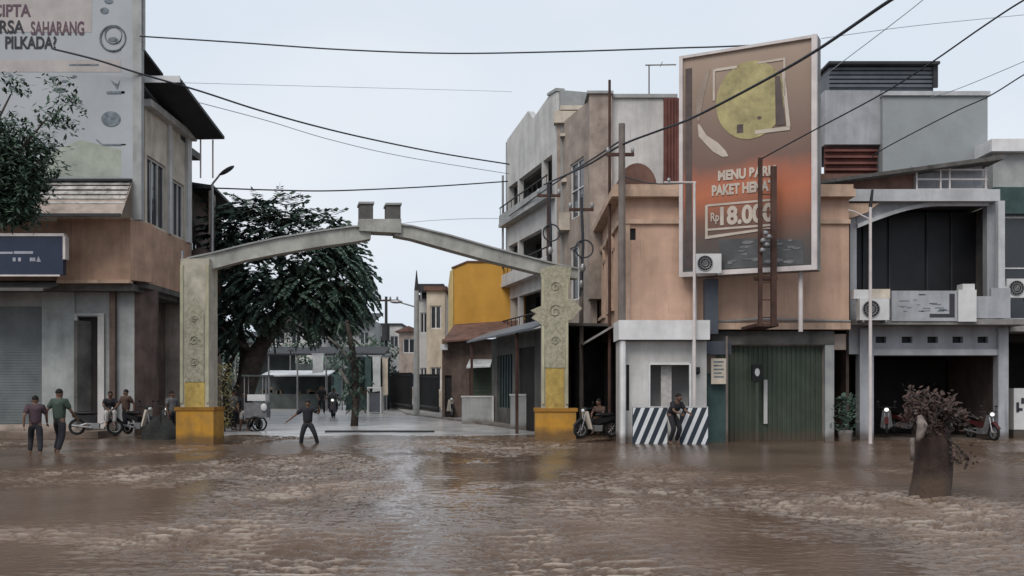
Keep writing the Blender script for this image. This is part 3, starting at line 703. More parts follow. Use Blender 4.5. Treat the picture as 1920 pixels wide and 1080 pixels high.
t = thing('storage_box', 'stacked white boxes beside the signboard on the balcony', 'box', (WX(1800, 32.9), 32.9, WZ(603, 32.9)))
link('body', MB().box(-.05, .55, 0, .5, 0, 1.05), 'plastic_white', t); link('lid', MB().box(.1, .5, .02, .45, 1.053, 1.25), 'plastic_white', t)
t = thing('storage_box', 'small pale box on top of the round fan air conditioner', 'box', (WX(1618, 32.8), 32.8, WZ(560, 32.8)))
link('body', MB().box(-.3, .2, 0, .3, 0, .3), 'plastic_white', t); link('front_case', MB().box(.25, .9, .0, .25, .02, .32), 'cream', t)

# far right building
D = 35.5; Q = Fr(1862, D); X = lambda px: Q.s(px); Z = lambda py: WZ(py, D); xe = X(2120)
b = thing('grey_modern_building', 'pale flat roofed building cut off by the right edge', 'building', Q.loc)
link('parapet', MB().box(X(1852), xe, -.3, 8, Z(287), Z(264)), 'white_paint', b)
link('wall', MB().wall(0, xe, 0, .3, Z(352), Z(287)).box(0, .3, .3, 8, -.5, Z(287)).box(xe-.3, xe, .3, 8, -.5, Z(287)).box(.3, xe-.3, 7.7, 8, -.5, Z(287)), 'grey_wall', b)
link('fascia', MB().box(0, xe, -.15, .3, Z(402), Z(352)-.002), 'teal', b)
w1 = MB().wall(0, xe, 0, .25, Z(612), Z(402), [(X(1876), X(1990), Z(600), Z(405)), (X(2000), X(2110), Z(600), Z(405))]); link('upper_wall', w1, 'louvre', b)
win(b, X(1876), X(1990), Z(600), Z(405), 0, 1, 2, 2); win(b, X(2000), X(2110), Z(600), Z(405), 0, 1, 2, 2)
link('slab', MB().box(0, xe, -1.2, .3, Z(625), Z(612)-.002), 'grey_concrete', b)
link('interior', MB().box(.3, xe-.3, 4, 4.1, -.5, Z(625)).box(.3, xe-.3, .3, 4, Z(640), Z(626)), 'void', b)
ac_unit('outdoor_ac_unit', 'outdoor air conditioner on the ledge at the right edge of the picture', (WX(1912, 34.2), 34.2, WZ(558, 34.2))).scale = (1.05,)*3
t = thing('water_tank', 'tall rounded white tank beside the right edge air conditioner', 'tank', (WX(1874, 34.4), 34.4, WZ(605, 34.4)))
link('tank_body', MB().tube([(0, 0, 0), (0, 0, .1), (0, 0, 1.2), (0, 0, 1.32)], [.22, .26, .26, .12], 14), 'plastic_white', t, True); link('cap', MB().tube([(0, 0, 1.32), (0, 0, 1.4)], .09, 10), 'steel', t)
t = thing('white_cabinet', 'white cabinet with dark markings in the dark ground floor at the right edge', 'cabinet', (WX(1912, 34.6), 34.6, 0))
link('body', MB().box(-.2, .6, 0, .5, .3, WZ(728, 34.6)), 'plastic_white', t); link('mark', MB().box(-.12, -.02, -.01, 0, .9, 1.25).box(.05, .2, -.01, 0, 1.2, 1.4).box(-.05, .1, -.01, 0, .95, 1.05), 'ink', t); link('plinth', MB().box(-.2, .6, .02, .5, -.5, .3), 'dark_concrete', t)

# ================================================================ blocks behind the peach building
D = 40; Q = Fr(1105, D); X = lambda px: Q.s(px); Z = lambda py: WZ(py, D)
b = thing('rear_grey_block', 'tall stained grey block rising behind the brown utility pole', 'building', Q.loc)
link('tower_wall', MB().box(0, X(1148)-.002, 0, 8, Z(560), Z(176)), 'mauve_wall', b)
link('main_wall', MB().box(X(1148), X(1246), .3, 8, Z(360), Z(180)), 'white_wall', b)
link('coping', MB().box(-.1, X(1150), -.1, 8.1, Z(176)+.002, Z(171)).box(X(1150)+.002, X(1272), .2, 8.1, Z(180)+.002, Z(173)), 'grey_wall', b)
mm = MB().box(X(1246)+.002, X(1275), .1, 8, Z(360), Z(182))
for i in range(4): mm.box(X(1248+i*6), X(1250+i*6), .02, .1, Z(355), Z(182))
link('red_panel', mm, 'maroon', b)
t = thing('tv_antenna', 'thin rooftop antenna with a level crossbar left of the billboard top', 'antenna', (WX(1217, 40.5), 40.5, WZ(174, 40.5)))
link('mast', MB().tube([(0, 0, -.1), (0, 0, WZ(122, 40.5)-WZ(174, 40.5))], .025, 6), 'rust', t); zt_ = WZ(122, 40.5)-WZ(174, 40.5)
link('crossbar', MB().tube([(-.15, 0, zt_), (1.1, 0, zt_+.02)], .03, 6).tube([(.5, -.3, zt_+.04), (.5, .3, zt_+.04)], .015, 5), 'steel', t)
D = 44; Q = Fr(1045, D); X = lambda px: Q.s(px); Z = lambda py: WZ(py, D)
b = thing('stepped_building', 'weathered cream building between the white terrace block and the grey tower', 'building', Q.loc)
wl = MB().wall(0, X(1106), 0, .3, -.3, Z(232), [(X(1058), X(1074), Z(400), Z(350)), (X(1082), X(1096), Z(400), Z(350)), (X(1058), X(1074), Z(300), Z(262)), (X(1082), X(1096), Z(300), Z(262)), (X(1060), X(1092), Z(520), Z(440))])
wl.box(0, X(1106), .3, 8, Z(240), Z(234)).box(0, .3, .3, 8, -.3, Z(240)); link('wall', wl, 'mauve_wall', b)
link('parapet', MB().box(-.15, X(1092), -.2, .35, Z(232)+.002, Z(210)).box(X(1050), X(1092), -.21, .35, Z(208), Z(200)), 'cream', b)
for a in ((1058, 1074, 400, 350), (1082, 1096, 400, 350), (1058, 1074, 300, 262), (1082, 1096, 300, 262), (1060, 1092, 520, 440)): win(b, X(a[0]), X(a[1]), Z(a[2]), Z(a[3]), 0, 1, 2, 1)
link('hood', MB().box(X(1052), X(1100), -.5, 0, Z(345), Z(338)).box(X(1052), X(1100), -.6, 0, Z(432), Z(424)).box(X(1050), X(1100), -.3, 0, Z(258), Z(253)), 'cream', b)
link('balcony', MB().box(X(1046), X(1104), -.9, -.8, Z(432), Z(405)).box(X(1046), X(1104), -.9, 0, Z(437), Z(432)), 'cream', b)

# white terrace row (angled facade)
A = Fr(1098, 40.5, -.27, 1, -1)
b = thing('white_terrace_building', 'tall white terrace building with long balconies beside the gate', 'building', A.loc, A.rz)
S = A.s; i = -1
sE = S(951); H0 = 14.7
s0 = S(1044)
def zat(px, py): return A.z(px, py)
z_t = zat(1044, 172)
bal = [(7.6, 9.3), (10.2, 12.4)]
wl = MB(); wl.wall(s0, sE, 0, -.3, 4.0, zat(1020, 283), [(s0+.7, sE-.3, 10.5, 12.3), (s0+.7, sE-.3, 7.3, 9.2), (s0+.5, sE-.3, 4.5, 6.4)])
link('wall', wl, 'white_wall', b)
par = MB().prism([(s0, zat(1020, 283)), (sE, zat(1020, 283)), (sE, zat(951, 262)), (S(990), zat(990, 208)), (S(1000), zat(1000, 222)), (S(1030), zat(1030, 178)), (s0, z_t)], 0.002, -.3)
link('parapet', par, 'white_wall', b)
link('parapet_coping', MB().hull8([(s0-.05, .06, z_t+.02), (S(1028), .06, zat(1030, 178)), (S(1028), .06, zat(1030, 178)+.12), (s0-.05, .06, z_t+.16)], [(s0-.05, -.35, z_t+.02), (S(1028), -.35, zat(1030, 178)), (S(1028), -.35, zat(1030, 178)+.12), (s0-.05, -.35, z_t+.16)]), 'grey_wall', b)
link('end_wall', MB().box(s0-.3, s0-.002, -.1, -9, 4, z_t).box(sE+.002, sE+.3, 0, -9, -.3, zat(951, 265)), 'grey_wall', b)
link('rear_wall', MB().box(s0, sE, -9, -9.3, -.3, 13), 'grey_wall', b)
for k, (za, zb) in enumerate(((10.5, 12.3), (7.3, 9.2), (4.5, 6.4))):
    link('gallery_interior', MB().box(s0+.5, sE-.3, -1.5, -1.6, za-.1, zb+.1).box(s0+.5, sE-.3, -.3, -1.5, za-.2, za-.1), 'roof_dark', b)  # interior coloured near-black in place of the gallery's shade
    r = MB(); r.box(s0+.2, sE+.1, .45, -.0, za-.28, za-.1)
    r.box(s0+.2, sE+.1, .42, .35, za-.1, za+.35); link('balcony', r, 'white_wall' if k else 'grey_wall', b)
    rr = MB(); rr.tube([(s0+.2, .38, za+.75), (sE+.1, .38, za+.75)], .035, 6)
    for q in np.linspace(s0+.3, sE, 12): rr.tube([(q, .38, za+.35), (q, .38, za+.75)], .02, 5)
    link('railing', rr, 'roof_dark', b)
    cc = MB()
    for q in np.linspace(s0+2.2, sE-2.2, 2): cc.box(q-.12, q+.12, .0, -.25, za, zb)
    link('column', cc, 'white_wall', b)
link('downpipe', MB().tube([(sE+.15, .2, -.2), (sE+.15, .2, 13)], .06, 8), 'steel', b)
wl = MB().wall(0, s0-.32, -.2, -.5, 4, 13.5, [(.8, 2.6, 9, 11.4), (.8, 2.6, 5.5, 7.8)]); link('near_wall', wl, 'mauve_wall', b)
win(b, .8, 2.6, 9, 11.4, -.2, -1, 2, 2); win(b, .8, 2.6, 5.5, 7.8, -.2, -1, 2, 2)
link('roof', MB().box(0, sE, -.35, -9, 12.2, 12.35), 'dark_concrete', b)

# ground floor shops beneath, dark fronts near the gate
A2 = Fr(1012, 38.2, -.27, 1, -1)
b = thing('lean_to_shop', 'dark timber fronted shop with a thin tin awning behind the right gate pillar', 'shop', A2.loc, A2.rz)
S = A2.s; sE = S(922)
wl = MB().wall(-2.5, sE, 0, -.2, -.4, 4.0, [(.7, 3.2, -.4, 3.4), (4.0, sE-1.0, .9, 3.2)]); link('wall', wl, 'dark_concrete', b)
link('shutter', MB().box(.7, 3.2, -.12, -.16, -.4, 3.4), 'void', b)
wo = link('window', MB().box(4.0, sE-1.0, -.1, -.14, .9, 3.2), 'teal', b)
cr_ = MB()
for q in np.arange(4.0, sE-1, .45): cr_.box(q, q+.05, -.05, -.098, .9, 3.2)
link('window_bar', cr_, 'black', wo)
link('awning', MB().hull8([(-2.7, 1.1, 3.9), (sE+.3, 1.1, 3.9), (sE+.3, 0, 4.35), (-2.7, 0, 4.35)], [(-2.7, 1.1, 3.82), (sE+.3, 1.1, 3.82), (sE+.3, 0, 4.27), (-2.7, 0, 4.27)]), 'louvre', b)
link('awning_post', MB().box(-.2, -.1, .9, 1.0, -.4, 3.85), 'rust', b); link('awning_post', MB().box(sE-.1, sE, .9, 1.0, -.3, 3.85), 'rust', b)
link('rear', MB().box(-2.5, sE, -3, -3.1, -.4, 4.2).box(-2.5, sE, -.2, -3, 4.0, 4.1), 'dark_concrete', b)
# low pale walls
for (pa_, pb_, D_, y0_, lab) in ((866, 926, 45.0, 745, 'low mottled concrete wall under the green shutter of the yellow building'), (957, 990, 40.5, 742, 'short pale concrete wall beside the right gate pillar')):
    t = thing('low_wall', lab, 'wall', (WX(pa_, D_), D_, 0)); w_ = WX(pb_, D_)-WX(pa_, D_)
    link('panel', MB().box(0, w_-.09, 0, .2, -.3, WZ(y0_, D_)), 'grey_wall', t); link('coping', MB().box(-.04, w_, -.03, .23, WZ(y0_, D_)+.002, WZ(y0_, D_)+.07).box(w_-.088, w_, -.03, .2, -.3, WZ(y0_, D_)), 'white_wall', t)

# yellow building
D = 52; Q = Fr(850, D); X = lambda px: Q.s(px); Z = lambda py: WZ(py, D)
b = thing('yellow_building', 'bright yellow upper storey over a brown eave further down the street', 'building', Q.loc)
link('wall', MB().prism([(0, Z(612)), (X(985), Z(612)), (X(985), Z(492)), (X(876), Z(492)), (0, Z(504))], 0, .3).box(.3, X(985), .3, 9, Z(560), Z(500)), 'yellow_wall', b)
link('corner_trim', MB().box(X(847), 0, -.05, .3, Z(640), Z(504)), 'yellow_trim', b)
link('street_wall', MB().hull8([(X(847)-.003, .3, Z(700)), (X(847)-.003, .3, Z(506)), (X(847)-.1, .3, Z(506)), (X(847)-.1, .3, Z(700))], [(X(847)-.6, 8, Z(700)), (X(847)-.6, 8, Z(506)), (X(847)-.7, 8, Z(506)), (X(847)-.7, 8, Z(700))]), 'yellow_trim', b)
link('pale_panel', MB().box(X(957), X(974), -.06, 0, Z(615), Z(497)), 'cream', b)
link('coping', MB().hull8([(-.1, -.06, Z(504)), (X(876), -.06, Z(492)), (X(876), -.06, Z(489)), (-.1, -.06, Z(501))], [(-.1, .35, Z(504)), (X(876), .35, Z(492)), (X(876), .35, Z(489)), (-.1, .35, Z(501))]).box(X(876), X(985), -.06, .35, Z(492)+.002, Z(489)), 'roof_brown', b)
link('eave', MB().hull8([(X(838), -3.2, Z(648)), (X(985), -3.2, Z(634)), (X(985), 0, Z(603)), (X(852), 0, Z(612))], [(X(838), -3.2, Z(645)), (X(985), -3.2, Z(631)), (X(985), 0, Z(599)), (X(852), 0, Z(608))]), 'roof_brown', b)
wl = MB().wall(X(835), X(985), -2.4, -2.2, -.3, Z(640), [(X(884), X(927), .3, Z(688)), (X(840), X(852), .3, Z(705))]); link('ground_wall', wl, 'brown_wall', b)
shutter(b, X(884), X(927), .3, Z(688), -2.3, 'green_shutter', 'shutter', False, .18)
link('door', MB().box(X(840), X(852), -2.3, -2.26, .1, Z(705)), 'void', b)
link('small_awning', MB().hull8([(X(880), -3.3, Z(690)), (X(922), -3.3, Z(688)), (X(925), -2.4, Z(676)), (X(884), -2.4, Z(676))], [(X(880), -3.3, Z(693)), (X(922), -3.3, Z(691)), (X(925), -2.4, Z(679)), (X(884), -2.4, Z(679))]), 'tarp_white', b)
link('drain_head', MB().box(X(833), X(846), -2.9, -2.5, Z(660), Z(650)), 'plastic_white', b)

# houses further down the right side
def house(name, label, px0, px1, D, y0, y1, wm, rm, depth=7, wins=2, roof='flat', yb=None, floors=2):
    b = thing(name, label, 'house', (WX(px0, D), D, 0)); w_ = WX(px1, D)-WX(px0, D); z1 = WZ(y0, D); z0 = gz(D)-.1
    hs = []; nf = floors
    for f in range(nf):
        for k in range(wins):
            cx = w_*(k+.5)/wins; hw = min(.55, w_/wins*.3); zz = z0+(z1-z0)*(f+.38)/nf
            hs.append((cx-hw, cx+hw, zz, zz+min(1.4, (z1-z0)/nf*.42)))
    link('wall', MB().wall(0, w_, 0, .25, z0, z1, hs).box(0, .25, .25, depth, z0, z1).box(w_-.25, w_, .25, depth, z0, z1).box(.25, w_-.25, depth-.25, depth, z0, z1), wm, b)
    for h in hs: win(b, *h, 0, 1, 2, 1)
    r = MB()
    if roof == 'flat': r.box(-.15, w_+.15, -.2, depth+.1, z1+.002, z1+.25)
    elif roof == 'lean': r.hull8([(-.3, -1.2, z1-.3), (w_+.3, -1.2, z1-.3), (w_+.3, depth, z1+1.2), (-.3, depth, z1+1.2)], [(-.3, -1.2, z1-.15), (w_+.3, -1.2, z1-.15), (w_+.3, depth, z1+1.35), (-.3, depth, z1+1.35)])
    else: r.prism([(-.4, z1), (w_+.4, z1), (w_/2, z1+w_*.28)], -.4, depth)
    link('roof', r, rm, b)
    return b
house('row_house', 'tall pale row house with a dark flat top left of the yellow building', 800, 834, 60, 545, 0, 'cream', 'roof_brown', wins=1)
t = thing('roof_shelter', 'dark flat rooftop shelter on the row house beside the concrete pole', 'shelter', (WX(788, 66), 66, 0)); w_ = WX(832, 66)-WX(788, 66)
link('roof', MB().box(-.2, w_, 0, 4, WZ(545, 66), WZ(532, 66)), 'roof_dark', t); link('post', MB().box(0, .08, .1, .18, WZ(562, 66), WZ(545, 66)-.002).box(w_-.2, w_-.12, .1, .18, WZ(562, 66), WZ(545, 66)-.002), 'steel', t)
t = thing('covered_walkway', 'long low dark roof on posts crossing behind the slim tree', 'shelter', (WX(500, 61), 61, gz(61))); w_ = WX(722, 61)-WX(500, 61); zz = WZ(656, 61)-gz(61)
link('roof', MB().hull8([(0, 0, zz-.32), (w_, 0, zz-.32), (w_, 2.5, zz+.2), (0, 2.5, zz+.2)], [(0, 0, zz-.22), (w_, 0, zz-.22), (w_, 2.5, zz+.3), (0, 2.5, zz+.3)]), 'roof_dark', t)
for k in range(5): link('post', MB().tube([(.1+(w_-.2)*k/4, .1, -.1), (.1+(w_-.2)*k/4, .1, zz-.3)], .05, 6), 'steel', t)
for (px_, D_, y0_, y1_, wd, m_, lb) in ((706, 60, 668, 735, .5, 'tarp_white', 'white hanging banner right of the slim tree'), (690, 60.2, 668, 728, .4, 'teal', 'dark teal hanging banner right of the slim tree'), (722, 60.4, 672, 742, .35, 'cream', 'cream hanging banner at the end of the dark walkway roof'), (596, 60.3, 664, 700, .7, 'tarp_white', 'pale cloth hung from the walkway roof left of the slim tree')):
    t = thing('hanging_banner', lb, 'banner', (WX(px_, D_), D_, WZ(y1_, D_)), 0, 'banners hung under the walkway roof'); hh = WZ(y0_, D_)-WZ(y1_, D_)
    link('cloth', MB().prism([(-wd/2, 0), (wd/2, .06), (wd*.45, hh*.5), (wd/2, hh), (-wd/2, hh), (-wd*.42, hh*.4)], 0, .03), m_, t); link('rod', MB().tube([(-wd/2-.05, .01, hh+.02), (wd/2+.05, .01, hh+.02)], .025, 5), 'steel', t)
house('row_house', 'narrow white row house beyond the tall grey pole', 783, 806, 68, 560, 0, 'white_wall', 'roof_dark', wins=1)
house('row_house', 'small roofed house at the bend with a brown gable', 748, 786, 92, 622, 0, 'mauve_wall', 'roof_brown', wins=1, roof='gable')
house('row_house', 'pale two storey house at the far end of the street', 700, 752, 125, 610, 0, 'white_wall', 'roof_dark', wins=2, roof='flat')
house('row_house', 'far grey house under the slanted roof behind the market stalls', 600, 700, 118, 600, 0, 'grey_wall', 'roof_dark', wins=3, roof='lean')
house('row_house', 'far pale house glimpsed under the big tree', 480, 600, 112, 600, 0, 'white_wall', 'roof_brown', wins=4, roof='lean')
house('row_house', 'far low white house behind the tree trunk', 380, 482, 96, 640, 0, 'white_wall', 'roof_dark', wins=3, roof='lean')
# iron fences
def fence(label, pts, h, group='iron fences along the right pavement'):
    t = thing('iron_fence', label, 'fence', (pts[0][0], pts[0][1], gz(pts[0][1])), 0, group)
    o = Vector((pts[0][0], pts[0][1], 0)); a = Vector((0, 0, .1)); c = Vector((pts[1][0], pts[1][1], gz(pts[1][1])-gz(pts[0][1])+.1))-o; n = int((c-a).length/.28)
    br = MB()
    for k in range(n+1):
        p = a.lerp(c, k/n); br.tube([p, p+Vector((0, 0, h))], .035, 4)
    link('bar', br, 'black', t)['kind'] = 'stuff'
    link('rail', MB().tube([a+Vector((0, 0, h*.92)), c+Vector((0, 0, h*.92))], .05, 5).tube([a+Vector((0, 0, .2)), c+Vector((0, 0, .2))], .05, 5), 'black', t)
    link('base_wall', MB().hull8([a+Vector((0, .06, -.3)), a+Vector((0, .06, .35)), a+Vector((.12, .06, .35)), a+Vector((.12, .06, -.3))], [c+Vector((0, 0, -.3)), c+Vector((0, 0, .35)), c+Vector((.12, 0, .35)), c+Vector((.12, 0, -.3))]), 'grey_concrete', t)
fence('dark iron fence before the narrow white row house', [(WX(822, 56), 56), (WX(776, 62), 62)], 2.2)
fence('dark iron fence at the bend of the street', [(WX(772, 60), 60), (WX(728, 66), 66)], 2.3)
def spike(t, z):
    link('spike', MB().tube([(0, 0, z), (0, 0, z+1.1)], [.13, .02], 8), 'roof_dark', t); link('lamp_arm', MB().tube([(0, 0, z-.9), (-1.0, 0, z-.6)], .05, 6).ell((-1.1, 0, z-.6), (.35, .15, .1), 10, 6), 'steel', t)
pole('utility_pole', 'tall grey concrete pole on the right pavement before the bend', 781, 54, 545, 778, .17, 'grey_wall', spike)
def blobs(t, z):
    link('crossarm', MB().box(-.45, .45, -.05, .05, z-.5, z-.4), 'rust', t)
    link('insulator', MB().ell((-.4, 0, z-.3), (.07, .07, .12), 8, 6).ell((.4, 0, z-.3), (.07, .07, .12), 8, 6).ell((.05, -.15, z-2.6), (.1, .08, .16), 8, 6).ell((.0, -.12, z-3.2), (.08, .07, .16), 8, 6), 'steel', t)
    link('cable_bundle', MB().ring((.1, -.1, z-1.9), .32, .03, 'y', 18, 5).tube([(0, -.05, z), (.06, -.08, z-1.8), (-.04, -.05, z-3.6)], .05, 6), 'wire', t)
pole('utility_pole', 'dark service pole with white insulators before the terrace building', 1029, 38.5, 345, None, .1, 'rust', blobs)
pole('utility_pole', 'pole with a cable loop between the terrace building and the peach corner', 1090, 36.5, 370, None, .09, 'pole_grey', blobs)
def arms(t, z):
    link('crossarm', MB().box(-.95, .95, -.06, .06, z-.35, z-.22), 'rust', t); link('insulator', MB().ell((-.8, 0, z-.12), (.08, .08, .14), 8, 6).ell((.8, 0, z-.12), (.08, .08, .14), 8, 6).ell((.3, 0, z-.12), (.08, .08, .14), 8, 6), 'steel', t)
    link('transformer', MB().tube([(.0, -.25, z-3.2), (.0, -.25, z-2.0)], .28, 10), 'roof_dark', t)
pole('utility_pole', 'distant power pole with a crossarm at the end of the street', 724, 72, 556, 765, .13, 'roof_dark', arms)

# ================================================================ LEFT SIDE
D = 36.0; Q = Fr(262, D); X = lambda px: Q.s(px); Z = lambda py: WZ(py, D)
b = thing('corner_shop_building', 'left corner building with peach balcony band under the giant banner', 'building', Q.loc)
xl = X(-330)
zt = Z(195)
wl = MB().wall(xl, X(252), .5, .8, Z(410), Z(60)); link('upper_wall', wl, 'cream', b)
# peach balcony band, with chamfered corner and return
ba = MB().box(X(112), X(248), -.2, .3, Z(526), Z(414)).box(xl, X(112)-.002, 0, .3, Z(526), Z(414))
link('peach_band', ba, 'peach_dull', b)
ch = MB().hull8([(X(248)+.002, -.2, Z(526)), (X(248)+.002, .3, Z(526)), (X(248)+.002, .3, Z(414)), (X(248)+.002, -.2, Z(414))], [(X(272), .6, Z(526)), (X(272), .9, Z(526)), (X(272), .9, Z(414)), (X(272), .6, Z(414))])
link('chamfer_band', ch, 'peach_dull', b)
link('band_mould', MB().box(X(112), X(249), -.28, .0, Z(532), Z(526)-.002).box(X(112), X(249), -.24, .0, Z(414)+.002, Z(410)), 'peach_trim', b)
gw = MB().wall(xl, X(240), .6, .9, -.5, Z(526), [(X(-60), X(66), .25, Z(572)), (X(132), X(174), .25, Z(592)), (X(-300), X(-80), .25, Z(572))])
link('ground_wall', gw, 'grey_wall', b)
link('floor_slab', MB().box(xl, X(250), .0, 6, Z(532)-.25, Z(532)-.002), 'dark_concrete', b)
link('pilaster', MB().box(X(66), X(128), .5, .6, -.5, Z(540)), mat('pale_grey_wall', (.36, .385, .38), var=.15, streak=.25), b)
shutter(b, X(-60), X(66), .25, Z(572), .66, 'grey_shutter', 'roller_shutter', False, .1, .015)
dr = link('door', MB().box(X(132), X(174), .72, .76, .25, Z(592)), 'void', b)
link('door_frame', MB().box(X(172), X(184), .5, .62, .25, Z(590)).box(X(128), X(133), .5, .62, .25, Z(590)).box(X(128), X(184), .48, .62, Z(590)+.002, Z(586)), 'white_wall', dr)
link('door_leaf', MB().hull8([(X(134), .2, .3), (X(140), .2, .3), (X(140), .2, Z(600)), (X(134), .2, Z(600))], [(X(150), .7, .3), (X(156), .7, .3), (X(156), .7, Z(600)), (X(150), .7, Z(600))]), 'dark_concrete', dr)
# chamfered ground floor corner: brown
cw = MB().hull8([(X(240)+.002, .6, -.5), (X(240)+.002, .9, -.5), (X(240)+.002, .9, Z(530)), (X(240)+.002, .6, Z(530))], [(X(262), 1.6, -.5), (X(262), 1.9, -.5), (X(262), 1.9, Z(530)), (X(262), 1.6, Z(530))])
link('corner_wall', cw, 'brown_wall', b)
# side wall along the street
LF = Fr(272, 36.7, .0, 1, 1)
sd_ = MB(); S = LF.s; sEnd = 5.0
def place(mb):   # facade frame -> building local
    c, s = math.cos(LF.rz), math.sin(LF.rz); ox, oy = LF.ox-b.location.x, LF.oy-b.location.y
    mb.v = [(ox+c*x-s*y, oy+s*x+c*y, z) for x, y, z in mb.v]; return mb
zu = 12.1
hol = [(.2, 2.2, 7.9, 10.4), (2.7, 4.4, 7.9, 10.1)]
link('side_wall', place(MB().wall(0, sEnd, 0, .3, Z(526), zu, hol)), 'cream', b)
for h in hol:
    f = MB(); f.box(h[0], h[1], .08, .14, h[3]-.08, h[3])
    for q in np.linspace(h[0], h[1]-.06, 4): f.box(q, q+.06, .08, .14, h[2], h[3]-.08)
    wo = link('side_window', place(f), 'white_wall', b); link('pane', place(MB().box(h[0], h[1], .16, .19, h[2], h[3])), 'glass', wo)
link('side_peach', place(MB().box(0, sEnd, -.06, -.002, Z(526), 7.8)), 'peach_dull', b)
link('side_pilaster', place(MB().box(2.3, 2.6, -.12, -.002, 7.802, zu).box(4.5, 5.0, -.12, -.002, 7.802, zu)), 'white_wall', b)
link('side_cornice', place(MB().box(-.2, sEnd+.1, -.3, .3, zu+.002, zu+.25)), 'white_wall', b)
sg = MB().wall(-.3, sEnd, 1.0, 1.2, -.5, Z(530), [(1.0, 2.1, .2, 3.1), (3.0, 4.1, .2, 3.1)]); link('side_ground_wall', place(sg), 'brown_wall', b)
link('side_door', place(MB().box(1.0, 2.1, 1.15, 1.18, .2, 3.1)), 'void', b); link('side_door', place(MB().box(3.0, 4.1, 1.15, 1.18, .2, 3.1)), mat('ochre', (.16, .10, .04), var=.2, streak=.3), b)
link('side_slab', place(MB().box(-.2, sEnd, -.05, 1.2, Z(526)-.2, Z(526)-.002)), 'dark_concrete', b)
link('far_end_wall', place(MB().box(sEnd+.003, sEnd+.3, 0, 8, -.5, zu)), 'mauve_wall', b)
link('building_core', MB().box(xl, X(240), 6, 6.2, -.5, Z(195)).box(xl, X(252), .8, 7.6, zt-.3, zt), 'dark_concrete', b)
# roof canopy over the street
def pt(px, py, D_): return (WX(px, D_)-b.location.x, D_-b.location.y, WZ(py, D_))
n_ = [pt(262, 150, 36), pt(338, 152, 36)]; f_ = [pt(354, 262, 41.8), pt(421, 261, 41.8)]
cn = MB(); cn.hull8([n_[0], n_[1], f_[1], f_[0]], [(p[0], p[1], p[2]+.12) for p in (n_[0], n_[1], f_[1], f_[0])])
link('street_canopy', cn, 'roof_dark', b)
link('canopy_wall', MB().hull8([pt(268, 152, 36.6), pt(268, 200, 36.6), pt(355, 275, 41.7), pt(355, 262, 41.7)], [(p[0]-.2, p[1], p[2]) for p in (pt(268, 152, 36.6), pt(268, 200, 36.6), pt(355, 275, 41.7), pt(355, 262, 41.7))]), 'roof_dark', b)
link('canopy_fascia', MB().box(n_[0][0], n_[1][0], -.06, -.0, n_[0][2]-.1, n_[0][2]+.14), 'white_paint', b)
link('upper_eave', MB().hull8([pt(262, 85, 36.5), pt(266, 85, 36.5), pt(306, 138, 38), pt(262, 138, 38)], [(p[0], p[1], p[2]-.1) for p in (pt(262, 85, 36.5), pt(266, 85, 36.5), pt(306, 138, 38), pt(262, 138, 38))]), 'roof_dark', b)
cp = MB()
for px in (376, 399): x, y, z = pt(px, 262, 41.7); cp.tube([(x, y, z-1.6), (x, y, z)], .035, 6)
link('canopy_post', cp, 'frame_white', b)
link('front_step', MB().box(xl, X(205), -1.0, .6, -.5, .22).box(xl, X(170), -.45, .6, .222, .42), 'mauve_wall', b)
link('front_canopy', MB().hull8([(xl, -1.3, Z(548)), (X(112), -1.3, Z(548)), (X(118), .6, Z(520)), (xl, .6, Z(520))], [(xl, -1.3, Z(552)), (X(112), -1.3, Z(552)), (X(118), .6, Z(524)), (xl, .6, Z(524))]), 'dark_concrete', b)
link('drainpipe', MB().tube([pt(342, 470, 34.5), pt(342, 560, 34.5), (pt(342, 560, 34.5)[0], pt(342, 560, 34.5)[1], -.4)], .05, 6), 'steel', b)
# blue sign
Ds = 34.6; t = thing('blue_shop_sign', 'dark blue shop sign in a pale frame at the left edge', 'sign', (WX(118, Ds), Ds, WZ(515, Ds)))
w_ = WX(118, Ds)-WX(-120, Ds); h_ = WZ(443, Ds)-WZ(515, Ds)
link('panel', MB().box(-w_, 0, 0, .25, 0, h_), 'blue_sign', t)
link('frame', MB().box(-w_, .04, -.03, .26, h_+.002, h_+.1).box(.002, .09, -.03, .26, h_*.4, h_).box(-w_, -.1, -.03, .0, -.06, .0), 'frame_white', t)
mk = MB(); U_ = lambda px: WX(px, Ds)-WX(118, Ds); V_ = lambda py: WZ(py, Ds)-WZ(515, Ds)
mk.box(U_(-60), U_(24), -.012, 0, V_(476), V_(472)).box(U_(26), U_(62), -.012, 0, V_(476), V_(471)); 
for a_ in (24, 34, 56, 61): mk.box(U_(a_), U_(a_)+.1, -.012, 0, V_(490), V_(483))
mk.prism([(U_(68), V_(491)), (U_(77), V_(491)), (U_(72), V_(480))], -.012, 0)
link('print', mk, mat('sign_pale', (.35, .36, .42), var=.2), t)

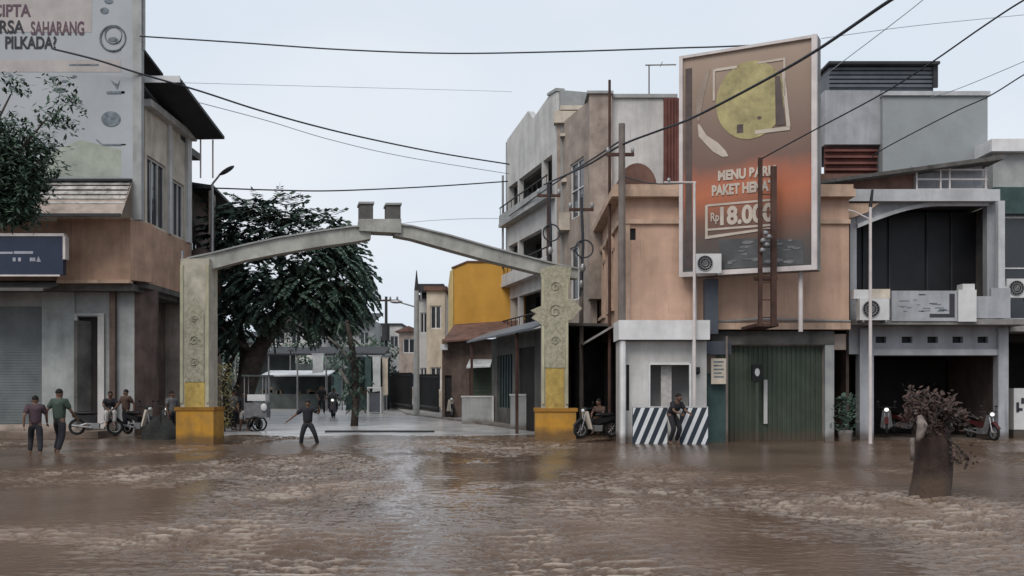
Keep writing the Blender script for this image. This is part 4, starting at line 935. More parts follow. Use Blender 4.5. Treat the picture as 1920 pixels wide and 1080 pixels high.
# giant banner
Db = 35.3; t = thing('giant_banner', 'giant pale grey banner with dark lettering covering the left building', 'banner', (WX(266, Db), Db, 0))
U_ = lambda px: WX(px, Db)-WX(266, Db); V_ = lambda py: WZ(py, Db)
link('sheet', MB().box(U_(-300), U_(250), 0, .06, V_(338), V_(-90)), 'banner', t)
link('side_post', MB().box(U_(250)+.002, U_(266), -.06, .2, V_(412), V_(-90)).tube([(U_(268), .1, V_(92)), (U_(268), .1, V_(-90))], .05, 6), 'grey_wall', t)
link('edge_strip', MB().box(U_(228), U_(250)-.002, -.02, -.002, V_(335), V_(-90)), 'banner_band' if False else 'banner', t)
link('pale_band', MB().box(U_(-300), U_(226), -.008, -.002, V_(135), V_(112)).box(U_(-300), U_(172), -.009, -.003, V_(60), V_(-90)), 'banner_band', t)
link('green_tint', MB().prism([(U_(60), V_(332)), (U_(245), V_(332)), (U_(245), V_(285)), (U_(150), V_(262)), (U_(60), V_(300))], -.008, -.002), 'banner_green', t)
for txt, a, c, d, e, m_ in (('CIPTA', -14, 58, 32, 8, 'ink_plum'), ('BERSA', -30, 46, 63, 38, 'ink'), ('SAHARANG', 58, 158, 66, 40, 'ink_plum'), ('PILKADA?', 10, 106, 92, 68, 'ink')):
    link('lettering', shift(text_mb(txt, U_(c)-U_(a), V_(e)-V_(d), .01, .025), U_(a), -.016, V_(d)), m_, t)
lg = MB(); lg.ring((U_(212), -.02, V_(72)), .45, .035, 'y', 24, 5); lg.disc(U_(212), V_(74), .17, .08, -.02, -.012); lg.ring((U_(213), -.02, V_(66)), .3, .02, 'y', 20, 5)
lg.disc(U_(196), V_(20), .15, .11, -.02, -.012).disc(U_(204), V_(2), .15, .09, -.02, -.012)
link('round_logo', lg, 'ink_grey', t)
lg = MB(); lg.prism([(U_(208), V_(150)), (U_(220), V_(168)), (U_(225), V_(150)), (U_(221), V_(158)), (U_(215), V_(156))], -.02, -.012).box(U_(200), U_(234), -.02, -.012, V_(176), V_(171)); link('tick_logo', lg, 'ink_grey', t)
link('oval_logo', MB().disc(U_(208), V_(223), .34, .27, -.02, -.012), 'ink_grey', t)
lg = MB().box(U_(130), U_(185), -.02, -.012, V_(123), V_(120)); lg.hull8([(U_(180), -.02, V_(262)), (U_(192), -.02, V_(272)), (U_(192), -.02, V_(270)), (U_(180), -.02, V_(260))], [(U_(180), -.012, V_(262)), (U_(192), -.012, V_(272)), (U_(192), -.012, V_(270)), (U_(180), -.012, V_(260))]).box(U_(192), U_(236), -.02, -.012, V_(273), V_(270))
for (x, y, r) in ((20, 142, .1), (42, 149, .09), (12, 154, .12), (100, 146, .12), (121, 152, .1), (140, 143, .08), (112, 169, .2), (25, 164, .12)): lg.disc(U_(x), V_(y), r, r*.45, -.02-.001*x/50, -.012, 10)
link('small_marks', lg, 'ink_grey', t)
# tiled slats under the banner
t = thing('slatted_awning', 'pale slatted awning with a dark edge beneath the giant banner', 'awning', (WX(266, Db), Db-.3, 0))
sl = MB(); random.seed(4)
for k in range(7):
    y = 342+k*10; a_ = 60-8*k if k < 5 else 30; off = -.12*k
    sl.hull8([(U_(-300), off, V_(y+7)), (U_(248), off, V_(y+7)), (U_(248), off+.14, V_(y)), (U_(-300), off+.14, V_(y))], [(U_(-300), off+.03, V_(y+8)), (U_(248), off+.03, V_(y+8)), (U_(248), off+.17, V_(y+1)), (U_(-300), off+.17, V_(y+1))])
link('slats', sl, mat('slat', (.44, .42, .40), var=.3, streak=.3, scale=3), t)
link('edge', MB().box(U_(-300), U_(250), -.9, -.8, V_(416), V_(411)).box(U_(70), U_(250), -.02, .2, V_(342), V_(338)), 'roof_dark', t)
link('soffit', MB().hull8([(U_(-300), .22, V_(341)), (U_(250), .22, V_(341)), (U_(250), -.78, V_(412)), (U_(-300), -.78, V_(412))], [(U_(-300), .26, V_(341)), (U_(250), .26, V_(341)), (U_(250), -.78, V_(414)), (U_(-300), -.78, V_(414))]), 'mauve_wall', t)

# second left building, dark
A3 = Fr(350, 43.2, -.10, 1, 1)
b = thing('brown_balcony_building', 'dark brown building with a rounded balcony behind the left gate pillar', 'building', A3.loc, A3.rz)
zt = 10.9
link('wall', MB().wall(0, 8, 0, .3, -.4, zt, [(1, 3, 6.2, 8.4), (4.4, 6.6, 6.2, 8.4), (1, 3, 0, 3), (4.4, 6.6, 0, 3)]).box(0, .3, .3, 8, -.4, zt).box(7.7, 8, .3, 8, -.4, zt), 'brown_wall', b)
for h in ((1, 3, 6.2, 8.4), (4.4, 6.6, 6.2, 8.4), (1, 3, 0, 3), (4.4, 6.6, 0, 3)): win(b, *h, 0, 1, 2, 1, 'roof_brown')
link('balcony', MB().prism([(-.2, 7.2), (8, 7.2), (8, 8.2), (-.2, 8.2)], -1.1, -1.0).box(-.2, 8, -1.0, 0, 7.2, 7.35), 'brown_wall', b)
link('balcony_drum', MB().ell((.1, -.6, 6.4), (1.0, .9, 1.5), 16, 8), 'brown_wall', b, True)
link('roof', MB().hull8([(-.3, -1.2, 10.4), (8.2, -1.2, 10.4), (8.2, 8, 11.6), (-.3, 8, 11.6)], [(-.3, -1.2, 10.52), (8.2, -1.2, 10.52), (8.2, 8, 11.72), (-.3, 8, 11.72)]), 'roof_dark', b)
link('attic', MB().prism([(-.25, 8.4), (.9, 8.4), (.9, 10.3), (-.25, 10.3)], -1.05, -.98), 'mauve_wall', b)
t = thing('street_lamp', 'street lamp with a dark leaf shaped head above the left gate pillar', 'street lamp', (WX(398, 41), 41, 0))
zl = WZ(325, 41)
link('pole', MB().tube([(0, 0, -.4), (0, 0, WZ(345, 41))], [.09, .06], 8).tube([(0, 0, WZ(345, 41)), (.2, 0, WZ(334, 41)), (.35, 0, zl)], .04, 6), 'steel', t)
h = MB().ell((0, 0, 0), (.36, .14, .09), 14, 8); a = R(32); h.v = [(.6+x*math.cos(a)-z*math.sin(a), y, zl+.12+x*math.sin(a)+z*math.cos(a)) for x, y, z in h.v]
link('lamp_head', h, 'roof_dark', t, True)

# ================================================================ GATE
GL, GR = 32.0, 35.0
t = thing('street_gate', 'grey arched street gate with yellow painted pillar bases', 'gate', (WX(375, GL), GL, 0))
o = Vector((WX(375, GL), GL, 0))
def gp(px, py):   # point on the gate plane
    A_, B_ = Vector((WX(372, GL), GL)), Vector((WX(1040, GR), GR)); k = (px-960)/F; d = B_-A_
    u = (k*A_.y-A_.x)/(d.x-k*d.y); q = A_+d*u; return Vector((q.x-o.x, q.y-o.y, WZ(py, q.y)))
def gslab(px0, px1, yt0, yt1, yb0, yb1, th):
    a, b_, c, d = gp(px0, yb0), gp(px1, yb1), gp(px1, yt1), gp(px0, yt0); n = Vector((-.22, .97, 0)).normalized()*th/2
    return [tuple(p-n) for p in (a, b_, c, d)], [tuple(p+n) for p in (a, b_, c, d)]
def gpillar(px0, px1, yt, yb, D_, tw, name, m, zb=None):
    x0, x1_ = WX(px0, D_)-o.x, WX(px1, D_)-o.x; y = D_-o.y; zb = WZ(yb, D_) if zb is None else zb
    return link(name, MB().box(x0, x1_, y-tw/2, y+tw/2, zb, WZ(yt, D_)), m, t)
gpillar(347, 400, 488, 766, GL, .9, 'pillar', 'gate_post'); gpillar(1015, 1064, 512, 768, GR, .9, 'pillar', 'gate_post')
gpillar(341, 410, 768, 0, GL, 1.15, 'pillar_base', 'gate_base', -.5); gpillar(1003, 1078, 771, 0, GR, 1.3, 'pillar_base', 'gate_base', -.5)
mo = MB()
for (a, c, y, D_, tw) in ((338, 412, 766, GL, 1.22), (1001, 1081, 768, GR, 1.38)): mo.box(WX(a, D_)-o.x, WX(c, D_)-o.x, D_-o.y-tw/2, D_-o.y+tw/2, WZ(y+3, D_), WZ(y-2, D_)+.02)
link('base_moulding', mo, mat('ochre_dark', (.33, .16, .03), var=.2), t)
for (a, c, D_, ya, yb_) in ((347, 400, GL, 500, 755), (1015, 1064, GR, 525, 757)):
    x0, x1_ = WX(a, D_)-o.x, WX(c, D_)-o.x; y = D_-o.y-.45; pn = MB()
    for (u0, u1) in ((x0, x0+.09), (x1_-.09, x1_)): pn.box(u0, u1, y-.05, y-.001, WZ(yb_, D_), WZ(ya, D_))
    link('pillar_edge', pn, mat('gate_edge', (.44, .42, .30), var=.15, streak=.2), t)
LB = [(352, 488, 512), (400, 478, 506), (460, 463, 490), (520, 450, 478), (600, 437, 464), (660, 429, 456), (694, 428, 450)]
RB = [(738, 424, 444), (770, 428, 450), (840, 445, 470), (920, 468, 492), (1000, 489, 512), (1040, 499, 520), (1080, 507, 524)]
for lst in (LB, RB):
    mb = MB()
    for p, q in zip(lst, lst[1:]): mb.hull8(*gslab(p[0], q[0], p[1], q[1], p[2], q[2], .6))
    link('arch_beam', mb, 'gate_beam', t)
    mb = MB()
    for p, q in zip(lst, lst[1:]): mb.hull8(*gslab(p[0], q[0], p[1]-3, q[1]-3, p[1]-.1, q[1]-.1, .75))
    link('beam_coping', mb, 'grey_wall', t)
link('crown', MB().hull8(*gslab(672, 750, 414, 414, 436, 440, .8)), 'gate_beam', t)
link('merlon', MB().hull8(*gslab(673, 698, 386, 386, 413.8, 413.8, .7)), 'dark_concrete', t); link('merlon', MB().hull8(*gslab(723, 749, 388, 388, 413.8, 413.8, .7)), 'dark_concrete', t)
cm = MB().hull8(*gslab(671, 700, 382, 382, 385.8, 385.8, .8)).hull8(*gslab(721, 751, 384, 384, 387.8, 387.8, .8)); link('merlon_cap', cm, 'grey_wall', t)

for (a, c, D_, ya, yb_) in ((355, 392, GL, 717, 764), (1022, 1057, GR, 691, 766)):
    link('yellow_panel', MB().box(WX(a, D_)-o.x, WX(c, D_)-o.x, D_-o.y-.47, D_-o.y-.451, WZ(yb_, D_), WZ(ya, D_)), mat('gate_yellow', (.50, .36, .11), var=.2, streak=.3, scale=3), t)
orn = mat('ornament', (.46, .43, .33), var=.25, scale=11, stain=(.27, .26, .19), bump=.8)
def plate(pts, D_, y0_=-.49, y1_=-.451):
    return MB().prism([(WX(a, D_)-o.x, WZ(c, D_)) for a, c in pts], D_-o.y+y0_, D_-o.y+y1_)
link('carved_panel', plate([(356, 716), (391, 716), (391, 590), (373, 560), (356, 590)], GL), orn, t)
link('carved_panel', plate([(1021, 690), (1058, 690), (1062, 560), (1070, 505), (1040, 500), (1012, 508), (1017, 560)], GR), orn, t)
link('ornament_wing', plate([(1024, 572), (1024, 616), (1008, 606), (996, 598), (1004, 590), (994, 584), (1008, 578)], GR, -.51, -.44), orn, t)
link('ornament_wing', plate([(1056, 566), (1056, 606), (1072, 600), (1080, 590), (1090, 580), (1080, 572), (1072, 562)], GR, -.51, -.44), orn, t)
rr_ = random.Random(5)
for (cx, cy, r) in ((1040, 540, .2), (1040, 585, .26), (1040, 640, .17), (373, 640, .17), (373, 600, .12), (373, 680, .15)):
    D_ = GL if cx < 500 else GR; rl_ = MB(); x_, z_ = WX(cx, D_)-o.x, WZ(cy, D_)
    rl_.tube([(x_+r*(1-k/16)*math.cos(k*.75), D_-o.y-.505, z_+r*(1-k/16)*math.sin(k*.75)) for k in range(15)], .022, 5)
    link('scroll', rl_, orn, t)

def leafquad(mb, p, d, up, l, w_):
    p, d, up = Vector(p), Vector(d).normalized(), Vector(up); s_ = d.cross(up).normalized()*w_/2
    q = p+d*l; m_ = p+d*l*.5; k = len(mb.v); mb.v += [tuple(p), tuple(m_+s_), tuple(q), tuple(m_-s_)]; mb.f.append((k, k+1, k+2, k+3))

# ================================================================ TREES
def spray(mb, p, d, L_, rnd, n=9, lw=.07, ll=.3, droop=.9):
    p = Vector(p); d = Vector(d).normalized(); side = d.cross(Vector((0, 0, 1)))
    if side.length < .1: side = Vector((1, 0, 0))
    side.normalize(); st = L_/n
    for i in range(n):
        d = (d+Vector((0, 0, -droop/n*1.6))).normalized(); q = p+d*st
        for s_ in (-1, 1):
            leafquad(mb, q, d*.7+side*s_+Vector((0, 0, -.25+rnd.uniform(-.25, .2))), (0, 0, 1), ll*(1-.4*i/n)*rnd.uniform(.8, 1.2), lw)
        p = q
    leafquad(mb, p, d, side, ll, lw)
rnd = random.Random(21)
TD = 45.0
t = thing('shade_tree', 'big dark green tree with drooping feathery foliage behind the street gate', 'tree', (WX(455, TD), TD, 0))
ox = t.location.x
def tp(px, py, dy=0): return Vector((WX(px, TD)-ox, dy, WZ(py, TD)))
tr = MB()
tr.tube([tp(440, 806), tp(448, 770), tp(462, 720), tp(478, 670), tp(500, 630), tp(530, 585), tp(560, 530)], [.62, .5, .48, .46, .38, .26, .12], 12)
link('trunk', tr, 'bark', t, True)
lm = MB()
for pts, r in (([tp(455, 720), tp(452, 660, .5), tp(440, 600, .8), tp(430, 530, 1)], .26), ([tp(490, 650), tp(540, 600, -.8), tp(610, 560, -1.2), tp(670, 540, -1.4)], .2), ([tp(515, 605), tp(520, 540, .8), tp(515, 450, 1), tp(520, 400, 1)], .18), ([tp(535, 580), tp(590, 520, .6), tp(630, 470, .8)], .16), ([tp(480, 665), tp(440, 630, -1), tp(415, 600, -1.2)], .14), ([tp(440, 806), tp(425, 760, .1), tp(418, 720, .2), tp(428, 680, .3), tp(450, 650)], .22)):
    lm.tube(pts, [r*(1-.75*k/(len(pts)-1)) for k in range(len(pts))], 8)
link('limb', lm, 'bark', t, True)
cr_ = MB()
lobes = [(470, 430, 50, 45), (520, 410, 55, 35), (575, 430, 55, 45), (610, 455, 40, 38), (530, 480, 90, 60), (600, 520, 80, 60), (450, 500, 48, 60), (645, 515, 32, 45), (500, 560, 80, 45), (580, 580, 75, 40), (625, 570, 40, 30), (440, 570, 40, 40), (545, 540, 90, 50), (425, 430, 30, 40), (640, 470, 30, 22), (430, 625, 35, 30)]
for (cx, cy, rx, ry) in lobes:
    n_ = int(22+rx*ry/34)
    for k in range(n_):
        a_ = rnd.uniform(0, 6.28); rr = rnd.uniform(.0, 1)**.5; zz = rnd.uniform(-1, 1)
        px_, py_ = cx+rx*rr*math.cos(a_), cy+ry*rr*math.sin(a_)
        p = tp(px_, py_, zz*rx/F*TD*1.1)
        d = Vector(((px_-548)/130+rnd.gauss(0, .85), zz+rnd.gauss(0, .6), rnd.uniform(-.4, .7)+(500-py_)/180))
        spray(cr_, p, d, rnd.uniform(.4, 1.1), rnd, 8, .16, .34, .55)
# long drooping tips on the rim
for k in range(120):
    a_ = rnd.uniform(-.9, 1.0); px_ = 560+112*math.cos(a_)*rnd.uniform(.8, 1); py_ = 525+85*math.sin(a_)
    spray(cr_, tp(px_, py_, rnd.uniform(-2, 2)), (math.cos(a_)+.3, rnd.uniform(-.5, .5), .1), rnd.uniform(.7, 1.3), rnd, 9, .13, .36, 1.0)
for k in range(40):
    spray(cr_, tp(rnd.uniform(410, 610), rnd.uniform(575, 612), rnd.uniform(-2, 2)), (rnd.uniform(-.5, .5), rnd.uniform(-.5, .5), -.5), rnd.uniform(.6, 1.2), rnd, 8, .11, .32, 1.2)
link('crown', cr_, 'leaf_dark', t)
# slim tree on the pale road
TD2 = 43.0; t = thing('slim_tree', 'slim leaning street tree with a dark leafy trunk on the dry road', 'tree', (WX(664, TD2), TD2, 0)); ox = t.location.x
def tq(px, py, dy=0): return Vector((WX(px, TD2)-ox, dy, WZ(py, TD2)))
link('trunk', MB().tube([tq(664, 801), tq(666, 770), tq(667, 745), tq(666, 700), tq(660, 650), tq(650, 600)], [.17, .15, .17, .15, .13, .08], 10), 'bark', t, True)
link('limb', MB().tube([tq(666, 746), tq(650, 715), tq(637, 692)], [.09, .08, .06], 8).tube([tq(666, 690), tq(640, 655, .3), tq(610, 630, .5)], [.09, .07, .04], 8), 'bark_pale', t, True)
lf = MB()
for k in range(75):
    spray(lf, tq(rnd.gauss(668, 9), rnd.uniform(655, 765), rnd.uniform(-.35, .35)), (rnd.uniform(-1, 1), rnd.uniform(-1, 1), rnd.uniform(-.6, .4)), rnd.uniform(.2, .45), rnd, 5, .08, .2)
for k in range(22):
    spray(lf, tq(rnd.gauss(648, 14), rnd.uniform(600, 660), rnd.uniform(-.6, .6)), (rnd.uniform(-1, 1), rnd.uniform(-1, 1), rnd.uniform(-.6, .4)), rnd.uniform(.4, .8), rnd, 6, .09, .26)
link('crown', lf, 'leaf_dark', t)
# left edge tree
TD3 = 27.0; t = thing('leafy_tree', 'grey green leafy tree branch cluster before the banner at the left edge', 'tree', (WX(-150, TD3), TD3, 0)); ox = t.location.x
def tl(px, py, dy=0): return Vector((WX(px, TD3)-ox, dy, WZ(py, TD3)))
link('trunk', MB().tube([(0, 0, -.5), (.05, 0, 2), (-.05, 0, 3.5), tl(-140, 420)], [.25, .2, .17, .13], 10), 'bark', t, True)
lm = MB()
for pts in ([tl(-145, 470), tl(-60, 380, -.3), tl(30, 320, -.5), tl(110, 230, -.6)], [tl(-142, 440), tl(-90, 330), tl(-30, 250, .3), tl(10, 170, .3)], [tl(-140, 450), tl(-60, 410, .4), tl(40, 380, .5)]):
    lm.tube(pts, [.1, .07, .045, .02][:len(pts)], 7)
link('limb', lm, 'bark', t, True)
lf = MB()
def bl(cx, cy, rx, ry, n):
    for k in range(n):
        a_ = rnd.uniform(0, 6.28); rr = rnd.random()**.6
        p = tl(cx+rx*rr*math.cos(a_), cy+ry*rr*math.sin(a_), rnd.uniform(-.8, .8))
        for j in range(5):
            leafquad(lf, p+Vector((rnd.gauss(0, .08), rnd.gauss(0, .08), rnd.gauss(0, .08))), (rnd.uniform(-1, 1), rnd.uniform(-1, 1), rnd.uniform(-.8, .5)), (rnd.uniform(-.5, .5), -.5, 1), rnd.uniform(.14, .26), .08)
for a_ in ((10, 352, 62, 64, 1300), (-30, 310, 60, 110, 800), (60, 300, 45, 50, 200), (40, 300, 34, 34, 90), (70, 262, 26, 24, 60), (105, 222, 26, 16, 45), (132, 188, 16, 12, 22), (12, 230, 26, 30, 50), (18, 155, 24, 14, 24), (100, 148, 28, 8, 14), (25, 395, 50, 26, 120), (-100, 350, 60, 120, 200), (60, 345, 22, 30, 40)): bl(*a_)
link('crown', lf, 'leaf_mid', t)
# shrubs at the left pillar
t = thing('shrub', 'yellowish shrub growing between the left gate pillar and the big tree', 'plant', (WX(418, 38.5), 38.5, 0))
lf = MB()
for k in range(420):
    z = rnd.uniform(.1, 2.6); leafquad(lf, (rnd.gauss(0, .25), rnd.gauss(0, .25), z), (rnd.uniform(-1, 1), rnd.uniform(-1, 1), rnd.uniform(-.5, 1)), (0, -.5, 1), rnd.uniform(.12, .24), .07)
link('foliage', lf, 'leaf_olive', t)
sm_ = MB()
for k in range(6): sm_.tube([(rnd.uniform(-.1, .1), rnd.uniform(-.1, .1), -.3), (rnd.uniform(-.3, .3), rnd.uniform(-.3, .3), 2.3)], [.03, .01], 5)
link('stem', sm_, 'bark', t)
# potted plant in the doorway by the white shop
t = thing('potted_plant', 'dark green bushy plant between the green shutter and the white shop', 'plant', (WX(1585, 32.9), 32.9, 0))
lf = MB()
for k in range(260): leafquad(lf, (rnd.gauss(0, .17), rnd.gauss(0, .12), rnd.uniform(.3, 1.5)), (rnd.uniform(-1, 1), rnd.uniform(-1, 1), rnd.uniform(-.3, 1)), (0, -.5, 1), rnd.uniform(.12, .26), .07)
link('foliage', lf, 'leaf_dark', t); link('pot', MB().tube([(0, 0, -.4), (0, 0, .35)], [.17, .24], 12), 'grey_concrete', t)

# stump planter at right
SD = 16.3; t = thing('stump_planter', 'muddy stump shaped post with tangled dry branches standing in the flood', 'planter', (WX(1747, SD), SD, 0)); ox = t.location.x
def ts(px, py, dy=0): return Vector((WX(px, SD)-ox, dy, WZ(py, SD)))
stp = MB(); n = 20; prof = [(-.4, .36), (0, .345), (.2, .325), (.5, .30), (.8, .285), (1.05, .255), (1.2, .2), (1.3, .1)]
vs = []; fs = []
for i_, (z, r) in enumerate(prof):
    for k in range(n):
        a_ = 2*math.pi*k/n; q = .92*r*(1+.12*math.sin(3*a_+z*2)+.07*math.sin(7*a_+z*3)+.04*math.sin(13*a_+z)); vs.append((q*math.cos(a_)+.03*math.sin(z*3), q*math.sin(a_)*.9, z))
for i_ in range(len(prof)-1):
    for k in range(n): fs.append((i_*n+k, i_*n+(k+1) % n, (i_+1)*n+(k+1) % n, (i_+1)*n+k))
fs.append(tuple((len(prof)-1)*n+k for k in range(n))); stp.add(vs, fs)
link('trunk', stp, 'stump', t, True)
br = MB(); lf = MB()
for k in range(60):
    a_ = rnd.uniform(0, 6.28); p0 = Vector((.2*math.cos(a_), .2*math.sin(a_), 1.1)); p2 = Vector((rnd.gauss(.02, .24), rnd.gauss(0, .22), rnd.uniform(.85, 1.7)))
    p1 = (p0+p2)/2+Vector((0, 0, .18)); br.tube([p0, p1, p2], [.022, .014, .006], 5)
    for j in range(26):
        q = p1.lerp(p2, rnd.random())+Vector((rnd.gauss(0, .06), rnd.gauss(0, .06), rnd.gauss(0, .06))); leafquad(lf, q, (rnd.uniform(-1, 1), rnd.uniform(-1, 1), rnd.uniform(-1, 1)), (.1, -.6, 1), rnd.uniform(.05, .12), .05)
for k in range(80): leafquad(lf, Vector((.42+rnd.gauss(.0, .1), -.2+rnd.gauss(0, .08), WZ(855, SD)+rnd.gauss(0, .07))), (rnd.uniform(-1, 1), rnd.uniform(-1, 1), rnd.uniform(-1, 1)), (.1, -.6, 1), rnd.uniform(.05, .1), .05)
br.tube([(.2, -.1, .9), (.32, -.2, .8), (.42, -.2, .66)], [.03, .02, .015], 6)
link('branch', br, 'bark', t); link('dry_foliage', lf, 'leaf_dry', t)
link('pale_wrapping', MB().tube([ts(1712, 778, -.26), ts(1716, 795, -.3), ts(1712, 812, -.31), ts(1706, 826, -.3)], [.04, .085, .07, .03], 7).tube([ts(1702, 820, -.2), ts(1702, 862, -.2)], .035, 8), mat('rag', (.2, .165, .15), var=.3, scale=8), t, True)

# ================================================================ PEOPLE
def skin_mesh(name, vs, es, rs, m, parent, lvl=1, root=0, extra=None):
    me = bpy.data.meshes.new(name); me.from_pydata([tuple(v) for v in vs], es, []); o = bpy.data.objects.new(name, me); C.objects.link(o)
    md = o.modifiers.new('s', 'SKIN'); md.use_smooth_shade = True
    sk = me.skin_vertices[0].data
    for k, r in enumerate(rs): sk[k].radius = (r, r) if not hasattr(r, '__len__') else r
    for s_ in sk: s_.use_root = False
    sk[root].use_root = True
    sb = o.modifiers.new('u', 'SUBSURF'); sb.levels = lvl; sb.render_levels = lvl
    dg = bpy.context.evaluated_depsgraph_get(); me2 = bpy.data.meshes.new_from_object(o.evaluated_get(dg)); me2.name = name
    bpy.data.objects.remove(o)
    mb = MB(); mb.add([v.co.copy() for v in me2.vertices], [tuple(p.vertices) for p in me2.polygons]); bpy.data.meshes.remove(me2)
    if extra: mb.add(extra.v, extra.f)
    return link(name, mb, m, parent, True)
def person(label, loc, rz, shirt, pants, pose, h=1.65, long=True, group=None, hair='hair'):
    """pose: dict of joints in metres for a 1.65 m body facing -y; z from the soles"""
    t = thing('person', label, 'person', loc, rz, group); t.scale = (h/1.65,)*3
    J = dict(pelvis=(0, 0, .88), waist=(0, 0, 1.02), chest=(0, 0, 1.24), neck=(0, .0, 1.40), head=(0, -.01, 1.50), crown=(0, 0, 1.585),
             ls=(.17, 0, 1.33), le=(.22, .02, 1.06), lw=(.22, -.06, .82), lh=(.22, -.08, .74), rs=(-.17, 0, 1.33), re=(-.22, .02, 1.06), rw=(-.22, -.06, .82), rh=(-.22, -.08, .74),
             lp=(.09, 0, .84), lk=(.1, -.02, .47), la=(.1, .02, .08), lt=(.1, -.14, .03), rp=(-.09, 0, .84), rk=(-.1, -.02, .47), ra=(-.1, .02, .08), rt=(-.1, -.14, .03))
    J.update(pose); V3 = {k: Vector(v) for k, v in J.items()}
    names = list(J); idx = {k: i_ for i_, k in enumerate(names)}
    rad = dict(pelvis=(.14, .11), waist=(.125, .09), chest=(.135, .09), neck=.052, head=(.078, .092), crown=(.06, .07), ls=.05, le=.04, lw=.028, lh=.03, rs=.05, re=.04, rw=.028, rh=.03,
               lp=.085, lk=.058, la=.038, lt=.03, rp=.085, rk=.058, ra=.038, rt=.03)
    E = [('pelvis', 'waist'), ('waist', 'chest'), ('chest', 'neck'), ('neck', 'head'), ('head', 'crown'), ('chest', 'ls'), ('ls', 'le'), ('le', 'lw'), ('lw', 'lh'), ('chest', 'rs'), ('rs', 're'), ('re', 'rw'), ('rw', 'rh'),
         ('pelvis', 'lp'), ('lp', 'lk'), ('lk', 'la'), ('la', 'lt'), ('pelvis', 'rp'), ('rp', 'rk'), ('rk', 'ra'), ('ra', 'rt')]
    ex = MB(); hd = V3['head']; ex.ell(hd+Vector((0, 0, .01)), (.077, .092, .112), 14, 10)
    ex.tube([hd+Vector((0, -.085, .015)), hd+Vector((0, -.112, -.018))], [.008, .015], 6)            # nose
    for s_ in (-1, 1):
        ex.ell(hd+Vector((s_*.082, 0, -.005)), (.012, .022, .03), 8, 6)                                # ears
    for s_, a in ((1, 'l'), (-1, 'r')):                                                              # fingers and thumb
        hnd = V3[a+'h']; d = (V3[a+'h']-V3[a+'w']).normalized(); sd2 = d.cross(Vector((1, .2, 0))).normalized()
        for f_, ln_ in zip((-1.5, -.5, .5, 1.5), (.065, .078, .074, .055)):
            p = hnd+sd2*f_*.017+d*.02; q = p+d*ln_*.55; ex.tube([p, q, q+d*ln_*.4+Vector((-s_*.015, -.01, 0))], [.009, .0085, .007], 6)
        ex.tube([hnd-sd2*.025, hnd-sd2*.05+d*.03, hnd-sd2*.052+d*.06], [.011, .01, .008], 6)
    skin_mesh('body', [J[k] for k in names], [(idx[a], idx[b_]) for a, b_ in E], [rad[k] for k in names], 'skin', t, 1, 0, ex)
    def garment(name, ks, es, rr, m):
        ii = {k: n_ for n_, k in enumerate(ks)}; skin_mesh(name, [V3[k] if isinstance(k, str) else k for k in ks], [(ii[a], ii[b_]) for a, b_ in es], rr, m, t, 1)
    V3['lsl'] = V3['ls'].lerp(V3['le'], .8); V3['rsl'] = V3['rs'].lerp(V3['re'], .8); V3['nb'] = V3['chest'].lerp(V3['neck'], .72)
    V3['hem'] = V3['pelvis'].lerp(V3['waist'], -.45)
    garment('shirt', ['hem', 'waist', 'chest', 'nb', 'ls', 'lsl', 'rs', 'rsl'], [('hem', 'waist'), ('waist', 'chest'), ('chest', 'nb'), ('nb', 'ls'), ('ls', 'lsl'), ('nb', 'rs'), ('rs', 'rsl')], [(.17, .145), (.165, .135), (.20, .145), (.10, .09), .088, .07, .088, .07], shirt)
    kf = 1.0 if long else .55
    V3['lkk'] = V3['lk'] if long else V3['lp'].lerp(V3['lk'], .9); V3['rkk'] = V3['rk'] if long else V3['rp'].lerp(V3['rk'], .9)
    V3['band'] = V3['pelvis'].lerp(V3['waist'], .6); ks = ['pelvis', 'lp', 'lkk', 'rp', 'rkk', 'band']; es = [('pelvis', 'lp'), ('lp', 'lkk'), ('pelvis', 'rp'), ('rp', 'rkk'), ('pelvis', 'band')]; rr = [(.135, .12), .105, .082, .105, .082, (.14, .115)]
    if long:
        V3['laa'] = V3['lk'].lerp(V3['la'], .9); V3['raa'] = V3['rk'].lerp(V3['ra'], .9); ks += ['laa', 'raa']; es += [('lkk', 'laa'), ('rkk', 'raa')]; rr += [.062, .062]
    garment('trousers' if long else 'shorts', ks, es, rr, pants)
    hm = MB().ell(V3['head']+Vector((0, .012, .035)), (.084, .100, .102), 14, 8, -.15); link('hair', hm, hair, t, True)
    return t
# pose library
walk = dict(lk=(.12, -.16, .48), la=(.13, -.02, .12), lt=(.13, -.16, .08), rk=(-.12, .06, .46), ra=(-.14, .24, .1), rt=(-.14, .12, .04), le=(.25, .14, 1.1), lw=(.26, .12, .88), lh=(.26, .1, .80), re=(-.26, -.1, 1.08), rw=(-.25, -.26, .95), rh=(-.25, -.33, .9))
person('person in a plum top wading beside the left building steps, shorter of the two', (WX(66, 26.6), 26.6, -.12), R(200), 'cloth_plum', 'cloth_black', walk, 1.68)
person('person in dark green and black wading beside the left steps, taller of the two', (WX(111, 27.2), 27.2, -.12), R(165), 'cloth_green', 'cloth_black', walk, 1.86)
run = dict(lk=(.26, -.1, .5), la=(.34, .04, .12), lt=(.36, -.08, .07), rk=(-.18, -.08, .46), ra=(-.24, .05, .08), rt=(-.25, -.08, .03), re=(-.42, -.04, 1.12), rw=(-.62, -.1, .96), rh=(-.69, -.12, .9), le=(.36, -.02, 1.18), lw=(.42, -.16, 1.3), lh=(.42, -.2, 1.37))
person('person in black wading across the street mouth with one arm stretched out', (WX(577, 31.7), 31.7, -.22), 0, 'cloth_black', 'cloth_black', run, 1.6)
